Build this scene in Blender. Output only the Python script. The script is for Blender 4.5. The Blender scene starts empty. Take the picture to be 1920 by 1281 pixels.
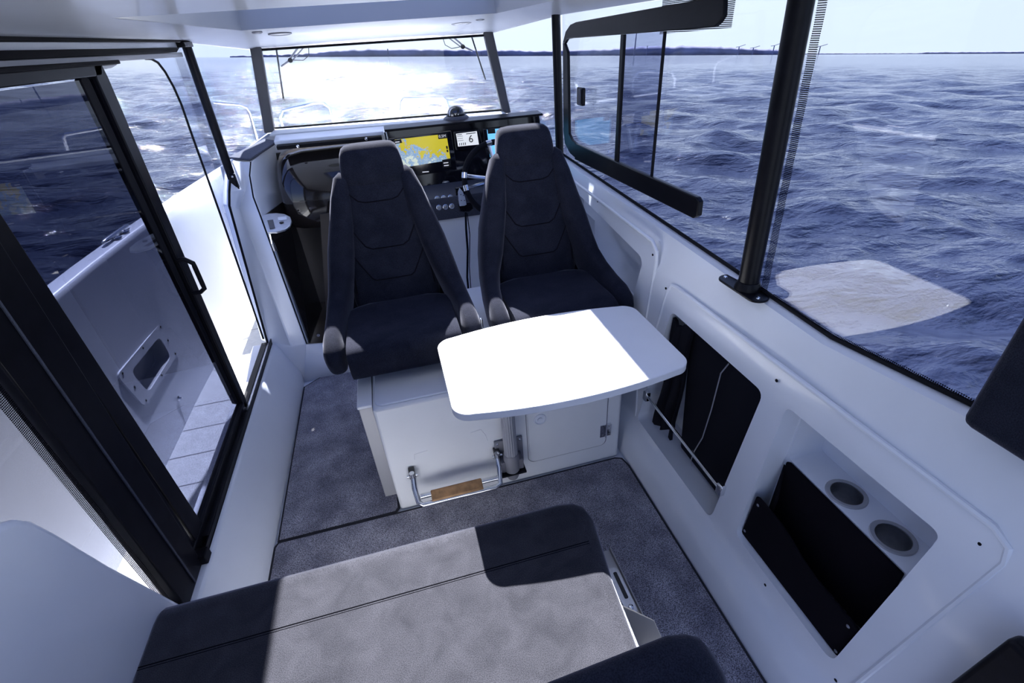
import bpy, bmesh, math, random
import numpy as np
from mathutils import Vector, Matrix

# ------------------------------------------------------------------ camera, sky, sun, exposure
SC = bpy.context.scene
FPX = 900.0
YAW, PITCH, ROLL = -0.21535657, 0.57208801, -0.07500946
EYE = Vector((0.0, 0.0, 1.6))

def _rot(w):
    w = np.array(w, float); a = np.linalg.norm(w)
    if a < 1e-9: return np.eye(3)
    k = w / a; K = np.array([[0, -k[2], k[1]], [k[2], 0, -k[0]], [-k[1], k[0], 0]])
    return np.eye(3) + math.sin(a) * K + (1 - math.cos(a)) * K @ K
RW = _rot((0, 0, ROLL)) @ _rot((PITCH, 0, 0)) @ _rot((0, YAW, 0)) @ np.array([[1, 0, 0], [0, 0, -1], [0, 1, 0]], float)

def at(px, py, ax, v):
    """survey helper: the point of the plane axis=v seen at a photograph pixel"""
    d = RW.T @ np.array([px - 960.0, py - 640.5, FPX])
    t = (v - EYE[ax]) / d[ax]
    return Vector([EYE[i] + t * d[i] for i in range(3)])

cam = bpy.data.cameras.new('camera'); cam.sensor_width = 36; cam.sensor_fit = 'HORIZONTAL'
cam.lens = FPX / 1920 * 36; cam.clip_start = 0.02; cam.clip_end = 30000
camo = bpy.data.objects.new('camera', cam); SC.collection.objects.link(camo)
Rc = RW.T  # columns: right, down, forward
M3 = Matrix(((Rc[0][0], -Rc[0][1], -Rc[0][2]), (Rc[1][0], -Rc[1][1], -Rc[1][2]), (Rc[2][0], -Rc[2][1], -Rc[2][2])))
camo.matrix_world = Matrix.Translation(EYE) @ M3.to_4x4()
SC.camera = camo

SC.view_settings.view_transform = 'Standard'; SC.view_settings.look = 'None'
SC.view_settings.gamma = 1.0; SC.view_settings.use_curve_mapping = False
SC.view_settings.exposure = 0.50

SUN_DIR = Vector((0.0, 1.0, 1.0)).normalized()
W = bpy.data.worlds.new('sky'); SC.world = W; W.use_nodes = True
wn = W.node_tree; wn.nodes.clear()
wo = wn.nodes.new('ShaderNodeOutputWorld'); wb = wn.nodes.new('ShaderNodeBackground')
wc = wn.nodes.new('ShaderNodeTexCoord'); sep = wn.nodes.new('ShaderNodeSeparateXYZ')
ramp = wn.nodes.new('ShaderNodeValToRGB')
wn.links.new(wc.outputs['Generated'], sep.inputs[0]); wn.links.new(sep.outputs['Z'], ramp.inputs[0])
els = ramp.color_ramp.elements
els[0].position = 0.0; els[0].color = (0.67, 0.765, 0.92, 1)
els[1].position = 1.0; els[1].color = (0.05, 0.11, 0.42, 1)
for p, c in ((0.05, (0.65, 0.75, 0.92, 1)), (0.16, (0.55, 0.69, 0.99, 1)), (0.38, (0.20, 0.33, 0.80, 1))):
    e = els.new(p); e.color = c
# brighter haze around the sun
dot = wn.nodes.new('ShaderNodeVectorMath'); dot.operation = 'DOT_PRODUCT'
nrm = wn.nodes.new('ShaderNodeVectorMath'); nrm.operation = 'NORMALIZE'
wn.links.new(wc.outputs['Generated'], nrm.inputs[0]); wn.links.new(nrm.outputs[0], dot.inputs[0])
dot.inputs[1].default_value = SUN_DIR
mx = wn.nodes.new('ShaderNodeMath'); mx.operation = 'MAXIMUM'; mx.inputs[1].default_value = 0
wn.links.new(dot.outputs['Value'], mx.inputs[0])
pw = wn.nodes.new('ShaderNodeMath'); pw.operation = 'POWER'; pw.inputs[1].default_value = 4
wn.links.new(mx.outputs[0], pw.inputs[0])
ml = wn.nodes.new('ShaderNodeMath'); ml.operation = 'MULTIPLY'; ml.inputs[1].default_value = 0.5
wn.links.new(pw.outputs[0], ml.inputs[0])
cmb = wn.nodes.new('ShaderNodeMix'); cmb.data_type = 'RGBA'; cmb.blend_type = 'ADD'; cmb.inputs[0].default_value = 1
wn.links.new(ramp.outputs[0], cmb.inputs[6]); wn.links.new(ml.outputs[0], cmb.inputs[7])
wn.links.new(cmb.outputs[2], wb.inputs[0]); wb.inputs[1].default_value = 1.0
wn.links.new(wb.outputs[0], wo.inputs[0])

sl = bpy.data.lights.new('sun', 'SUN'); sl.energy = 17.0; sl.angle = math.radians(0.55); sl.color = (1.0, 0.985, 0.965)
so = bpy.data.objects.new('sun', sl); SC.collection.objects.link(so)
so.rotation_euler = SUN_DIR.to_track_quat('Z', 'Y').to_euler(); so.location = (0, 8, 9)

# ------------------------------------------------------------------ materials
def nt(name):
    m = bpy.data.materials.new(name); m.use_nodes = True
    t = m.node_tree; b = t.nodes['Principled BSDF']; return m, t, b
def mat(name, col, rough=0.5, metal=0.0, coat=0.0, noise=None, bump=None, sheen=0.0, emit=None, ior=None):
    """noise=(scale, amount) mottles the colour; bump=(scale, strength, distance)"""
    m, t, b = nt(name)
    c4 = (*col, 1); b.inputs['Base Color'].default_value = c4
    b.inputs['Roughness'].default_value = rough; b.inputs['Metallic'].default_value = metal
    b.inputs['Coat Weight'].default_value = coat; b.inputs['Coat Roughness'].default_value = 0.08
    if ior: b.inputs['IOR'].default_value = ior
    if sheen:
        b.inputs['Sheen Weight'].default_value = sheen; b.inputs['Sheen Roughness'].default_value = 0.4
        b.inputs['Sheen Tint'].default_value = (0.75, 0.78, 0.95, 1)
    tc = t.nodes.new('ShaderNodeTexCoord')
    n = t.nodes.new('ShaderNodeTexNoise'); n.inputs['Scale'].default_value = (noise or (6, 0))[0]; n.inputs['Detail'].default_value = 6
    t.links.new(tc.outputs['Object'], n.inputs['Vector'])
    mx = t.nodes.new('ShaderNodeMix'); mx.data_type = 'RGBA'; mx.blend_type = 'MIX'
    a = (noise or (0, 0.015))[1]
    mr = t.nodes.new('ShaderNodeMapRange'); mr.inputs[1].default_value = 0.35; mr.inputs[2].default_value = 0.65
    t.links.new(n.outputs['Fac'], mr.inputs[0]); t.links.new(mr.outputs[0], mx.inputs[0])
    mx.inputs[6].default_value = (*[v * (1 - a) for v in col], 1); mx.inputs[7].default_value = (*[min(1, v * (1 + a)) for v in col], 1)
    t.links.new(mx.outputs[2], b.inputs['Base Color'])
    if bump:
        n2 = t.nodes.new('ShaderNodeTexNoise'); n2.inputs['Scale'].default_value = bump[0]; n2.inputs['Detail'].default_value = 4
        t.links.new(tc.outputs['Object'], n2.inputs['Vector'])
        bp = t.nodes.new('ShaderNodeBump'); bp.inputs['Strength'].default_value = bump[1]; bp.inputs['Distance'].default_value = bump[2]
        t.links.new(n2.outputs['Fac'], bp.inputs['Height']); t.links.new(bp.outputs[0], b.inputs['Normal'])
    if emit:
        b.inputs['Emission Color'].default_value = (*emit[0], 1); b.inputs['Emission Strength'].default_value = emit[1]
    return m

def carpet_mat():
    m, t, b = nt('carpet'); b.inputs['Roughness'].default_value = 1.0
    b.inputs['Sheen Weight'].default_value = 0.5; b.inputs['Sheen Roughness'].default_value = 0.5
    tc = t.nodes.new('ShaderNodeTexCoord')
    n = t.nodes.new('ShaderNodeTexNoise'); n.inputs['Scale'].default_value = 9; n.inputs['Detail'].default_value = 5
    f = t.nodes.new('ShaderNodeTexNoise'); f.inputs['Scale'].default_value = 300; f.inputs['Detail'].default_value = 2
    for q in (n, f): t.links.new(tc.outputs['Object'], q.inputs['Vector'])
    r1 = t.nodes.new('ShaderNodeValToRGB'); r1.color_ramp.elements[0].position = 0.35; r1.color_ramp.elements[1].position = 0.68
    r1.color_ramp.elements[0].color = (0.145, 0.145, 0.19, 1); r1.color_ramp.elements[1].color = (0.33, 0.325, 0.38, 1)
    r2 = t.nodes.new('ShaderNodeValToRGB'); r2.color_ramp.elements[0].position = 0.35; r2.color_ramp.elements[1].position = 0.66
    r2.color_ramp.elements[0].color = (0.22, 0.22, 0.24, 1); r2.color_ramp.elements[1].color = (1.75, 1.75, 1.75, 1)
    t.links.new(n.outputs['Fac'], r1.inputs[0]); t.links.new(f.outputs['Fac'], r2.inputs[0])
    mm = t.nodes.new('ShaderNodeMix'); mm.data_type = 'RGBA'; mm.blend_type = 'MULTIPLY'; mm.inputs[0].default_value = 1
    t.links.new(r1.outputs[0], mm.inputs[6]); t.links.new(r2.outputs[0], mm.inputs[7]); t.links.new(mm.outputs[2], b.inputs['Base Color'])
    bp = t.nodes.new('ShaderNodeBump'); bp.inputs['Strength'].default_value = 0.7; bp.inputs['Distance'].default_value = 0.004
    t.links.new(f.outputs['Fac'], bp.inputs['Height']); t.links.new(bp.outputs[0], b.inputs['Normal'])
    return m

def velvet_mat(name, lo, hi, sheen=0.5):
    m, t, b = nt(name); b.inputs['Roughness'].default_value = 0.95
    b.inputs['Specular IOR Level'].default_value = 0.08
    b.inputs['Sheen Weight'].default_value = sheen; b.inputs['Sheen Roughness'].default_value = 0.35
    b.inputs['Sheen Tint'].default_value = (0.72, 0.75, 0.95, 1)
    tc = t.nodes.new('ShaderNodeTexCoord')
    mp = t.nodes.new('ShaderNodeMapping'); mp.inputs['Scale'].default_value = (1, 1, 1)
    n = t.nodes.new('ShaderNodeTexNoise'); n.inputs['Scale'].default_value = 14; n.inputs['Detail'].default_value = 8; n.inputs['Distortion'].default_value = 0.6
    f = t.nodes.new('ShaderNodeTexNoise'); f.inputs['Scale'].default_value = 500; f.inputs['Detail'].default_value = 2
    t.links.new(tc.outputs['Object'], mp.inputs[0])
    for q in (n, f): t.links.new(mp.outputs[0], q.inputs['Vector'])
    r = t.nodes.new('ShaderNodeValToRGB'); r.color_ramp.elements[0].position = 0.3; r.color_ramp.elements[1].position = 0.7
    r.color_ramp.elements[0].color = (*lo, 1); r.color_ramp.elements[1].color = (*hi, 1)
    t.links.new(n.outputs['Fac'], r.inputs[0])
    r2 = t.nodes.new('ShaderNodeValToRGB'); r2.color_ramp.elements[0].position = 0.35; r2.color_ramp.elements[1].position = 0.65
    r2.color_ramp.elements[0].color = (0.6, 0.6, 0.6, 1); r2.color_ramp.elements[1].color = (1.35, 1.35, 1.35, 1)
    t.links.new(f.outputs['Fac'], r2.inputs[0])
    mm = t.nodes.new('ShaderNodeMix'); mm.data_type = 'RGBA'; mm.blend_type = 'MULTIPLY'; mm.inputs[0].default_value = 1
    t.links.new(r.outputs[0], mm.inputs[6]); t.links.new(r2.outputs[0], mm.inputs[7]); t.links.new(mm.outputs[2], b.inputs['Base Color'])
    bp = t.nodes.new('ShaderNodeBump'); bp.inputs['Strength'].default_value = 0.35; bp.inputs['Distance'].default_value = 0.002
    t.links.new(f.outputs['Fac'], bp.inputs['Height']); t.links.new(bp.outputs[0], b.inputs['Normal'])
    return m

def glass_mat(name, tint, refl=1.0):
    m = bpy.data.materials.new(name); m.use_nodes = True; t = m.node_tree; t.nodes.clear()
    o = t.nodes.new('ShaderNodeOutputMaterial'); tr = t.nodes.new('ShaderNodeBsdfTransparent'); gl = t.nodes.new('ShaderNodeBsdfGlossy')
    gl.inputs['Roughness'].default_value = 0.0; tr.inputs[0].default_value = (*tint, 1)
    # Schlick reflectance of one face of the pane, the same from both sides
    g = t.nodes.new('ShaderNodeNewGeometry'); dt = t.nodes.new('ShaderNodeVectorMath'); dt.operation = 'DOT_PRODUCT'
    t.links.new(g.outputs['Incoming'], dt.inputs[0]); t.links.new(g.outputs['Normal'], dt.inputs[1])
    prev = dt.outputs['Value']
    for op, v, rev in (('ABSOLUTE', None, 0), ('SUBTRACT', 1.0, 1), ('POWER', 5.0, 0), ('MULTIPLY', 0.96 * refl, 0), ('ADD', 0.04 * refl, 0)):
        k = t.nodes.new('ShaderNodeMath'); k.operation = op
        if rev: k.inputs[0].default_value = v; t.links.new(prev, k.inputs[1])
        else:
            t.links.new(prev, k.inputs[0])
            if v is not None: k.inputs[1].default_value = v
        prev = k.outputs[0]
    mx = t.nodes.new('ShaderNodeMixShader'); t.links.new(prev, mx.inputs[0])
    t.links.new(tr.outputs[0], mx.inputs[1]); t.links.new(gl.outputs[0], mx.inputs[2]); t.links.new(mx.outputs[0], o.inputs[0])
    return m

def sea_mat():
    m, t, b = nt('sea_water')
    b.inputs['Base Color'].default_value = (0.012, 0.016, 0.036, 1); b.inputs['Roughness'].default_value = 0.07; b.inputs['IOR'].default_value = 1.33
    tc = t.nodes.new('ShaderNodeTexCoord'); prev = None
    for sc, st, ds, sx in ((0.9, 1.0, 0.24, 0.5), (3.6, 1.0, 0.08, 0.5), (13.0, 0.8, 0.018, 0.55)):
        mp = t.nodes.new('ShaderNodeMapping'); mp.inputs['Scale'].default_value = (sx, 1.0, 1.0); mp.inputs['Rotation'].default_value = (0, 0, 0.35)
        n = t.nodes.new('ShaderNodeTexNoise'); n.inputs['Scale'].default_value = sc; n.inputs['Detail'].default_value = 5; n.inputs['Roughness'].default_value = 0.55
        n.inputs['Distortion'].default_value = 0.4
        t.links.new(tc.outputs['Object'], mp.inputs[0]); t.links.new(mp.outputs[0], n.inputs['Vector'])
        bp = t.nodes.new('ShaderNodeBump'); bp.inputs['Strength'].default_value = st; bp.inputs['Distance'].default_value = ds
        t.links.new(n.outputs['Fac'], bp.inputs['Height'])
        if prev: t.links.new(prev.outputs[0], bp.inputs['Normal'])
        prev = bp
    t.links.new(prev.outputs[0], b.inputs['Normal'])
    return m

def chart_mat():
    m, t, b = nt('chart_screen'); tc = t.nodes.new('ShaderNodeTexCoord')
    n = t.nodes.new('ShaderNodeTexNoise'); n.inputs['Scale'].default_value = 24; n.inputs['Detail'].default_value = 10; n.inputs['Roughness'].default_value = 0.65
    t.links.new(tc.outputs['Object'], n.inputs['Vector'])
    sp = t.nodes.new('ShaderNodeSeparateXYZ'); t.links.new(tc.outputs['Object'], sp.inputs[0])
    ad = t.nodes.new('ShaderNodeMath'); ad.operation = 'MULTIPLY_ADD'; ad.inputs[1].default_value = 2.3
    t.links.new(sp.outputs['Z'], ad.inputs[0]); t.links.new(n.outputs['Fac'], ad.inputs[2])
    a2 = t.nodes.new('ShaderNodeMath'); a2.operation = 'MULTIPLY_ADD'; a2.inputs[1].default_value = 0.9
    t.links.new(sp.outputs['X'], a2.inputs[0]); t.links.new(ad.outputs[0], a2.inputs[2])
    r = t.nodes.new('ShaderNodeValToRGB'); r.color_ramp.interpolation = 'CONSTANT'
    cs = ((0, (0.60, 0.66, 0.55)), (0.33, (0.20, 0.33, 0.52)), (0.37, (0.42, 0.50, 0.45)), (0.40, (0.16, 0.30, 0.52)), (0.44, (0.30, 0.42, 0.50)), (0.49, (0.50, 0.26, 0.06)), (0.50, (0.55, 0.46, 0.03)))
    for i, (p, c) in enumerate(cs):
        e = r.color_ramp.elements[i] if i < 2 else r.color_ramp.elements.new(p)
        e.position = p; e.color = (*c, 1)
    t.links.new(a2.outputs[0], r.inputs[0])
    t.links.new(r.outputs[0], b.inputs['Base Color']); t.links.new(r.outputs[0], b.inputs['Emission Color'])
    b.inputs['Emission Strength'].default_value = 0.55; b.inputs['Roughness'].default_value = 0.2
    return m

GEL = mat('white_gelcoat', (0.77, 0.80, 0.87), 0.28, coat=0.35)
GELW = mat('white_laminate', (0.84, 0.85, 0.87), 0.4)
DECK = mat('nonslip_deck', (0.66, 0.67, 0.68), 0.6, noise=(40, 0.06), bump=(600, 0.3, 0.001))
CARPET = carpet_mat(); BIND = mat('carpet_binding', (0.02, 0.02, 0.028), 0.9)
VEL = velvet_mat('charcoal_velour', (0.011, 0.013, 0.023), (0.020, 0.022, 0.036), 0.22)
VELB = velvet_mat('bench_velour', (0.030, 0.031, 0.040), (0.048, 0.049, 0.062), 0.5)
SEAM = mat('seam_thread', (0.006, 0.006, 0.01), 0.9)
BLK = mat('black_powdercoat', (0.006, 0.006, 0.009), 0.34, noise=(30, 0.2)); BLK.node_tree.nodes['Principled BSDF'].inputs['Specular IOR Level'].default_value = 0.15
BLKG = mat('black_gloss_plastic', (0.008, 0.008, 0.012), 0.08, coat=0.5)
GREYD = mat('dark_grey_vinyl', (0.05, 0.055, 0.08), 0.6, noise=(200, 0.25))
GREYM = mat('grey_plastic', (0.22, 0.22, 0.25), 0.45)
RUB = mat('black_rubber', (0.007, 0.007, 0.010), 0.7); RUB.node_tree.nodes['Principled BSDF'].inputs['Specular IOR Level'].default_value = 0.12
STEEL = mat('polished_steel', (0.75, 0.76, 0.78), 0.12, metal=1.0)
ALU = mat('brushed_aluminium', (0.52, 0.53, 0.56), 0.38, metal=1.0, noise=(60, 0.08))
ALUM = mat('matte_aluminium', (0.42, 0.42, 0.44), 0.5, metal=0.5)
WOOD = mat('teak', (0.36, 0.20, 0.09), 0.5, noise=(35, 0.25))
FELT = mat('black_felt', (0.006, 0.005, 0.008), 0.95, bump=(500, 0.3, 0.001))
CANV = mat('black_canvas', (0.012, 0.012, 0.017), 0.8, bump=(300, 0.2, 0.001))
for q_m in (FELT, CANV, SEAM): q_m.node_tree.nodes['Principled BSDF'].inputs['Specular IOR Level'].default_value = 0.08
CORD = mat('grey_cord', (0.3, 0.3, 0.33), 0.7)
GLC = glass_mat('clear_glass', (0.92, 0.94, 0.98)); GLD = glass_mat('tinted_glass', (0.70, 0.72, 0.80))
GLDR = glass_mat('dark_tinted_door_glass', (0.30, 0.32, 0.40))
GLA = glass_mat('aft_tinted_glass', (0.60, 0.61, 0.66))
GLM = glass_mat('lightly_tinted_glass', (0.84, 0.87, 0.95))
SMOKE = mat('smoked_acrylic', (0.02, 0.016, 0.014), 0.06, coat=0.6)
LAND = mat('hazed_land', (0.17, 0.175, 0.27), 1.0, noise=(0.01, 0.3))  # distance haze is mixed into this pale blue base colour
LCD = mat('display_white', (0.5, 0.52, 0.55), 0.3, emit=((0.75, 0.78, 0.8), 0.6))
LCDB = mat('display_blue', (0.1, 0.4, 0.75), 0.3, emit=((0.16, 0.5, 0.85), 0.8))
CHART = chart_mat(); INK = mat('display_black', (0.01, 0.01, 0.012), 0.4)
INKW = mat('display_text', (0.6, 0.6, 0.62), 0.4, emit=((0.8, 0.8, 0.85), 0.4))
SEA = sea_mat()
POSTG = mat('grey_post', (0.07, 0.07, 0.08), 0.5)
def frit_mat():
    m = bpy.data.materials.new('dotted_frit'); m.use_nodes = True; t = m.node_tree; t.nodes.clear()
    o = t.nodes.new('ShaderNodeOutputMaterial'); tr = t.nodes.new('ShaderNodeBsdfTransparent'); df = t.nodes.new('ShaderNodeBsdfDiffuse'); df.inputs[0].default_value = (0.005, 0.005, 0.008, 1)
    tc = t.nodes.new('ShaderNodeTexCoord'); sp = t.nodes.new('ShaderNodeSeparateXYZ'); t.links.new(tc.outputs['Object'], sp.inputs[0])
    ss = []
    for ax in 'YZ':
        a = t.nodes.new('ShaderNodeMath'); a.operation = 'MULTIPLY'; a.inputs[1].default_value = 2 * math.pi / 0.0042; t.links.new(sp.outputs[ax], a.inputs[0])
        b = t.nodes.new('ShaderNodeMath'); b.operation = 'SINE'; t.links.new(a.outputs[0], b.inputs[0]); ss.append(b)
    p = t.nodes.new('ShaderNodeMath'); p.operation = 'ADD'; t.links.new(ss[0].outputs[0], p.inputs[0]); t.links.new(ss[1].outputs[0], p.inputs[1])
    g = t.nodes.new('ShaderNodeMath'); g.operation = 'GREATER_THAN'; g.inputs[1].default_value = 0.25; t.links.new(p.outputs[0], g.inputs[0])
    mx = t.nodes.new('ShaderNodeMixShader'); t.links.new(g.outputs[0], mx.inputs[0]); t.links.new(tr.outputs[0], mx.inputs[1]); t.links.new(df.outputs[0], mx.inputs[2]); t.links.new(mx.outputs[0], o.inputs[0])
    return m
FRIT = frit_mat()
FIL = mat('ceiling_light_grey', (0.40, 0.395, 0.38), 0.4)

# ------------------------------------------------------------------ mesh tools
def V(*a): return Vector(a)
class MB:
    def __init__(s): s.v = []; s.f = []
    def add(s, vs, fs):
        o = len(s.v); s.v += [Vector(v) for v in vs]; s.f += [tuple(i + o for i in f) for f in fs]; return s
    def box(s, a, b):
        x0, y0, z0 = [min(a[i], b[i]) for i in range(3)]; x1, y1, z1 = [max(a[i], b[i]) for i in range(3)]
        return s.add([(x0, y0, z0), (x1, y0, z0), (x1, y1, z0), (x0, y1, z0), (x0, y0, z1), (x1, y0, z1), (x1, y1, z1), (x0, y1, z1)],
                     [(0, 3, 2, 1), (4, 5, 6, 7), (0, 1, 5, 4), (1, 2, 6, 5), (2, 3, 7, 6), (3, 0, 4, 7)])
    def prism(s, pts, ext):
        """polygon pts (3D) pushed by vector ext"""
        n = len(pts); e = Vector(ext); p = [Vector(q) for q in pts]
        nn = Vector((0, 0, 0))
        for i in range(n): nn += p[i].cross(p[(i + 1) % n])
        if nn.dot(e) < 0: p = p[::-1]
        # now normal along ext: bottom must face -ext
        return s.add(p + [q + e for q in p], [tuple(range(n))[::-1], tuple(range(n, 2 * n))] + [(i, (i + 1) % n, n + (i + 1) % n, n + i) for i in range(n)])
    def rings(s, R, cap=True, closed=False):
        n = len(R[0]); o = len(s.v)
        for r in R: s.v += [Vector(v) for v in r]
        m = len(R)
        for k in range(m if closed else m - 1):
            a, b = o + k * n, o + ((k + 1) % m) * n
            for i in range(n): s.f.append((a + i, a + (i + 1) % n, b + (i + 1) % n, b + i))
        if cap and not closed:
            s.f.append(tuple(o + i for i in range(n))[::-1]); s.f.append(tuple(o + (m - 1) * n + i for i in range(n)))
        return s
    def tube(s, pts, r, n=10, closed=False, cap=True):
        P = [Vector(p) for p in pts]; m = len(P); R = []; up = None
        for i in range(m):
            if closed: t = (P[(i + 1) % m] - P[i - 1]).normalized()
            else: t = (P[min(i + 1, m - 1)] - P[max(i - 1, 0)]).normalized()
            if up is None:
                up = t.orthogonal().normalized()
            up = (up - t * up.dot(t)).normalized(); sd = t.cross(up)
            rr = r[i] if isinstance(r, (list, tuple)) else r
            R.append([P[i] + (up * math.cos(2 * math.pi * k / n) + sd * math.sin(2 * math.pi * k / n)) * rr for k in range(n)])
        return s.rings(R, cap, closed)
    def lathe(s, prof, c=(0, 0, 0), ax=(0, 0, 1), n=24, cap=True):
        a = Vector(ax).normalized(); u = a.orthogonal().normalized(); w = a.cross(u); c = Vector(c)
        R = [[c + a * h + (u * math.cos(2 * math.pi * k / n) + w * math.sin(2 * math.pi * k / n)) * r for k in range(n)] for r, h in prof]
        return s.rings(R, cap)
    def sweep(s, rows, n=24, p=2.6):
        """rows: (centre, A, B) superellipse rings"""
        R = []
        for c, A, B in rows:
            c, A, B = Vector(c), Vector(A), Vector(B); ring = []
            for k in range(n):
                th = 2 * math.pi * k / n; cc, ss = math.cos(th), math.sin(th)
                ring.append(c + A * math.copysign(abs(cc) ** (2 / p), cc) + B * math.copysign(abs(ss) ** (2 / p), ss))
            R.append(ring)
        return s.rings(R)

COL = SC.collection
def build(name, mb, m, parent=None, bevel=0, seg=3, smooth=35, sub=0, wn_=False):
    me = bpy.data.meshes.new(name); me.from_pydata([tuple(v) for v in mb.v], [], mb.f); me.update()
    bm = bmesh.new(); bm.from_mesh(me); bmesh.ops.recalc_face_normals(bm, faces=bm.faces); bm.to_mesh(me); bm.free()
    me.materials.append(m)
    me.polygons.foreach_set('use_smooth', [True] * len(me.polygons)); me.set_sharp_from_angle(angle=math.radians(smooth))
    o = bpy.data.objects.new(name, me); COL.objects.link(o)
    if bevel:
        b = o.modifiers.new('bevel', 'BEVEL'); b.width = bevel; b.segments = seg; b.limit_method = 'ANGLE'; b.angle_limit = math.radians(30)
    if sub:
        q = o.modifiers.new('sub', 'SUBSURF'); q.levels = sub; q.render_levels = sub
    if parent: 
        o.parent = parent; o.matrix_parent_inverse = Matrix.Translation(-parent.location) if parent.rotation_euler.z == 0 else parent.matrix_world.inverted()
    return o
def tag(o, label=None, cat=None, group=None, kind=None):
    if label: o['label'] = label
    if cat: o['category'] = cat
    if group: o['group'] = group
    if kind: o['kind'] = kind
    return o
def empty(name, loc, label, cat, group=None):
    o = bpy.data.objects.new(name, None); COL.objects.link(o); o.location = loc; o.empty_display_size = 0.05
    return tag(o, label, cat, group)
def struct(name, mb, m, parent=None, **k):
    o = build(name, mb, m, parent, **k)
    if not parent: o['kind'] = 'structure'
    return o
def bake(o):
    """apply an object's modifiers"""
    dg = bpy.context.evaluated_depsgraph_get(); dg.update()
    me = bpy.data.meshes.new_from_object(o.evaluated_get(dg)); o.modifiers.clear(); o.data = me
def cut(o, cutters):
    for c in cutters:
        md = o.modifiers.new('b', 'BOOLEAN'); md.operation = 'DIFFERENCE'; md.solver = 'EXACT'; md.object = c
    bpy.context.view_layer.update(); bake(o)
    for c in cutters: bpy.data.objects.remove(c)
    o.data.polygons.foreach_set('use_smooth', [True] * len(o.data.polygons)); o.data.set_sharp_from_angle(angle=math.radians(30))
def rr(x0, x1, y0, y1, r, n=6):
    """rounded rectangle outline"""
    out = []
    for cx, cy, a0 in ((x1 - r, y1 - r, 0), (x0 + r, y1 - r, 90), (x0 + r, y0 + r, 180), (x1 - r, y0 + r, 270)):
        for k in range(n + 1):
            a = math.radians(a0 + 90 * k / n); out.append((cx + r * math.cos(a), cy + r * math.sin(a)))
    return out
def text(name, s, size, loc, rot, m, parent, ext=0.0006):
    cu = bpy.data.curves.new(name, 'FONT'); cu.body = s; cu.size = size; cu.align_x = 'CENTER'; cu.align_y = 'CENTER'; cu.extrude = ext
    tmp = bpy.data.objects.new(name, cu); COL.objects.link(tmp); bpy.context.view_layer.update()
    me = bpy.data.meshes.new_from_object(tmp.evaluated_get(bpy.context.evaluated_depsgraph_get()))
    bpy.data.objects.remove(tmp); me.materials.clear(); me.materials.append(m)
    o = bpy.data.objects.new(name, me); COL.objects.link(o); 
    o.matrix_world = Matrix.Translation(loc) @ rot
    if parent: o.parent = parent; o.matrix_parent_inverse = Matrix.Translation(-parent.location)
    return o

# ------------------------------------------------------------------ sea (tilted: the boat heels a little)
SN = Vector((0.0662, 0.0200, 0.9976)).normalized()
SEAROT = Vector((0, 0, 1)).rotation_difference(SN).to_matrix().to_4x4()
SEAZ = -0.62
def make_sea():
    nr, na = 950, 760
    r = 0.9 * (9000 / 0.9) ** (np.arange(nr) / (nr - 1)); a = np.radians(np.linspace(-115, 115, na))
    Rr, A = np.meshgrid(r, a, indexing='ij'); X = Rr * np.sin(A); Y = Rr * np.cos(A)
    rng = np.random.RandomState(7); Z = np.zeros_like(X)
    cell = Rr * 0.0100
    for i in range(110):
        lam = 0.28 * (7.0 / 0.28) ** rng.rand(); k = 2 * math.pi / lam
        th = math.radians(200) + rng.randn() * 0.55
        amp = 0.0080 * lam ** 0.88
        ph = rng.rand() * 6.28
        f = np.clip((lam / cell - 3) / 4, 0, 1)
        q = k * (X * math.sin(th) + Y * math.cos(th)) + ph
        Z += amp * f * ((1 - np.abs(np.sin(q / 2))) * 1.6 - 0.6)
    co = np.stack([X, Y, Z], -1).reshape(-1, 3)
    i = np.arange(nr - 1)[:, None] * na + np.arange(na - 1)[None, :]; i = i.ravel()
    F = np.stack([i, i + na, i + na + 1, i + 1], -1)
    me = bpy.data.meshes.new('sea'); me.vertices.add(len(co)); me.vertices.foreach_set('co', co.ravel())
    me.loops.add(F.size); me.loops.foreach_set('vertex_index', F.ravel())
    me.polygons.add(len(F)); me.polygons.foreach_set('loop_start', np.arange(0, F.size, 4)); 
    me.polygons.foreach_set('use_smooth', np.ones(len(F), bool)); me.update(calc_edges=True)
    me.materials.append(SEA)
    o = bpy.data.objects.new('sea', me); COL.objects.link(o); o.matrix_world = Matrix.Translation((0, 0, SEAZ)) @ SEAROT
    tag(o, 'open blue rippled sea surrounding the boat out to the horizon', 'water', kind='stuff')
make_sea()
def on_sea(az, dist, h=0.0):
    p = Matrix.Translation((0, 0, SEAZ)) @ SEAROT @ Vector((dist * math.sin(az), dist * math.cos(az), h)); return p
def azim(px):
    d = RW.T @ np.array([px - 960.0, 103 - 640.5, FPX]); 
    q = SEAROT.inverted() @ Vector(d); return math.atan2(q.x, q.y)
def ridge(name, segs, dist, depth=300, seed=1, rough=3.0):
    """segs: (pixel x, height m)"""
    rnd = random.Random(seed); R = []
    n = 160
    for k in range(n + 1):
        px = segs[0][0] + (segs[-1][0] - segs[0][0]) * k / n
        for (x0, h0), (x1, h1) in zip(segs, segs[1:]):
            if x0 <= px <= x1: h = h0 + (h1 - h0) * (px - x0) / (x1 - x0)
        az = azim(px); h = max(1.5, h + rnd.uniform(-rough, rough) * 0.5)
        R.append([on_sea(az, dist, -3), on_sea(az, dist, h * 0.7), on_sea(az, dist + 60, h), on_sea(az, dist + depth, h * 0.9), on_sea(az, dist + depth, -3)])
    mb = MB().rings(R); return build(name, mb, LAND, smooth=180)
o = ridge('headland', [(430, 8), (560, 16), (620, 32), (690, 44), (800, 40), (900, 38), (1010, 30), (1130, 34), (1190, 48), (1300, 52), (1345, 46), (1480, 22)], 3600, seed=3, rough=8)
o['kind'] = 'structure'
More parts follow.
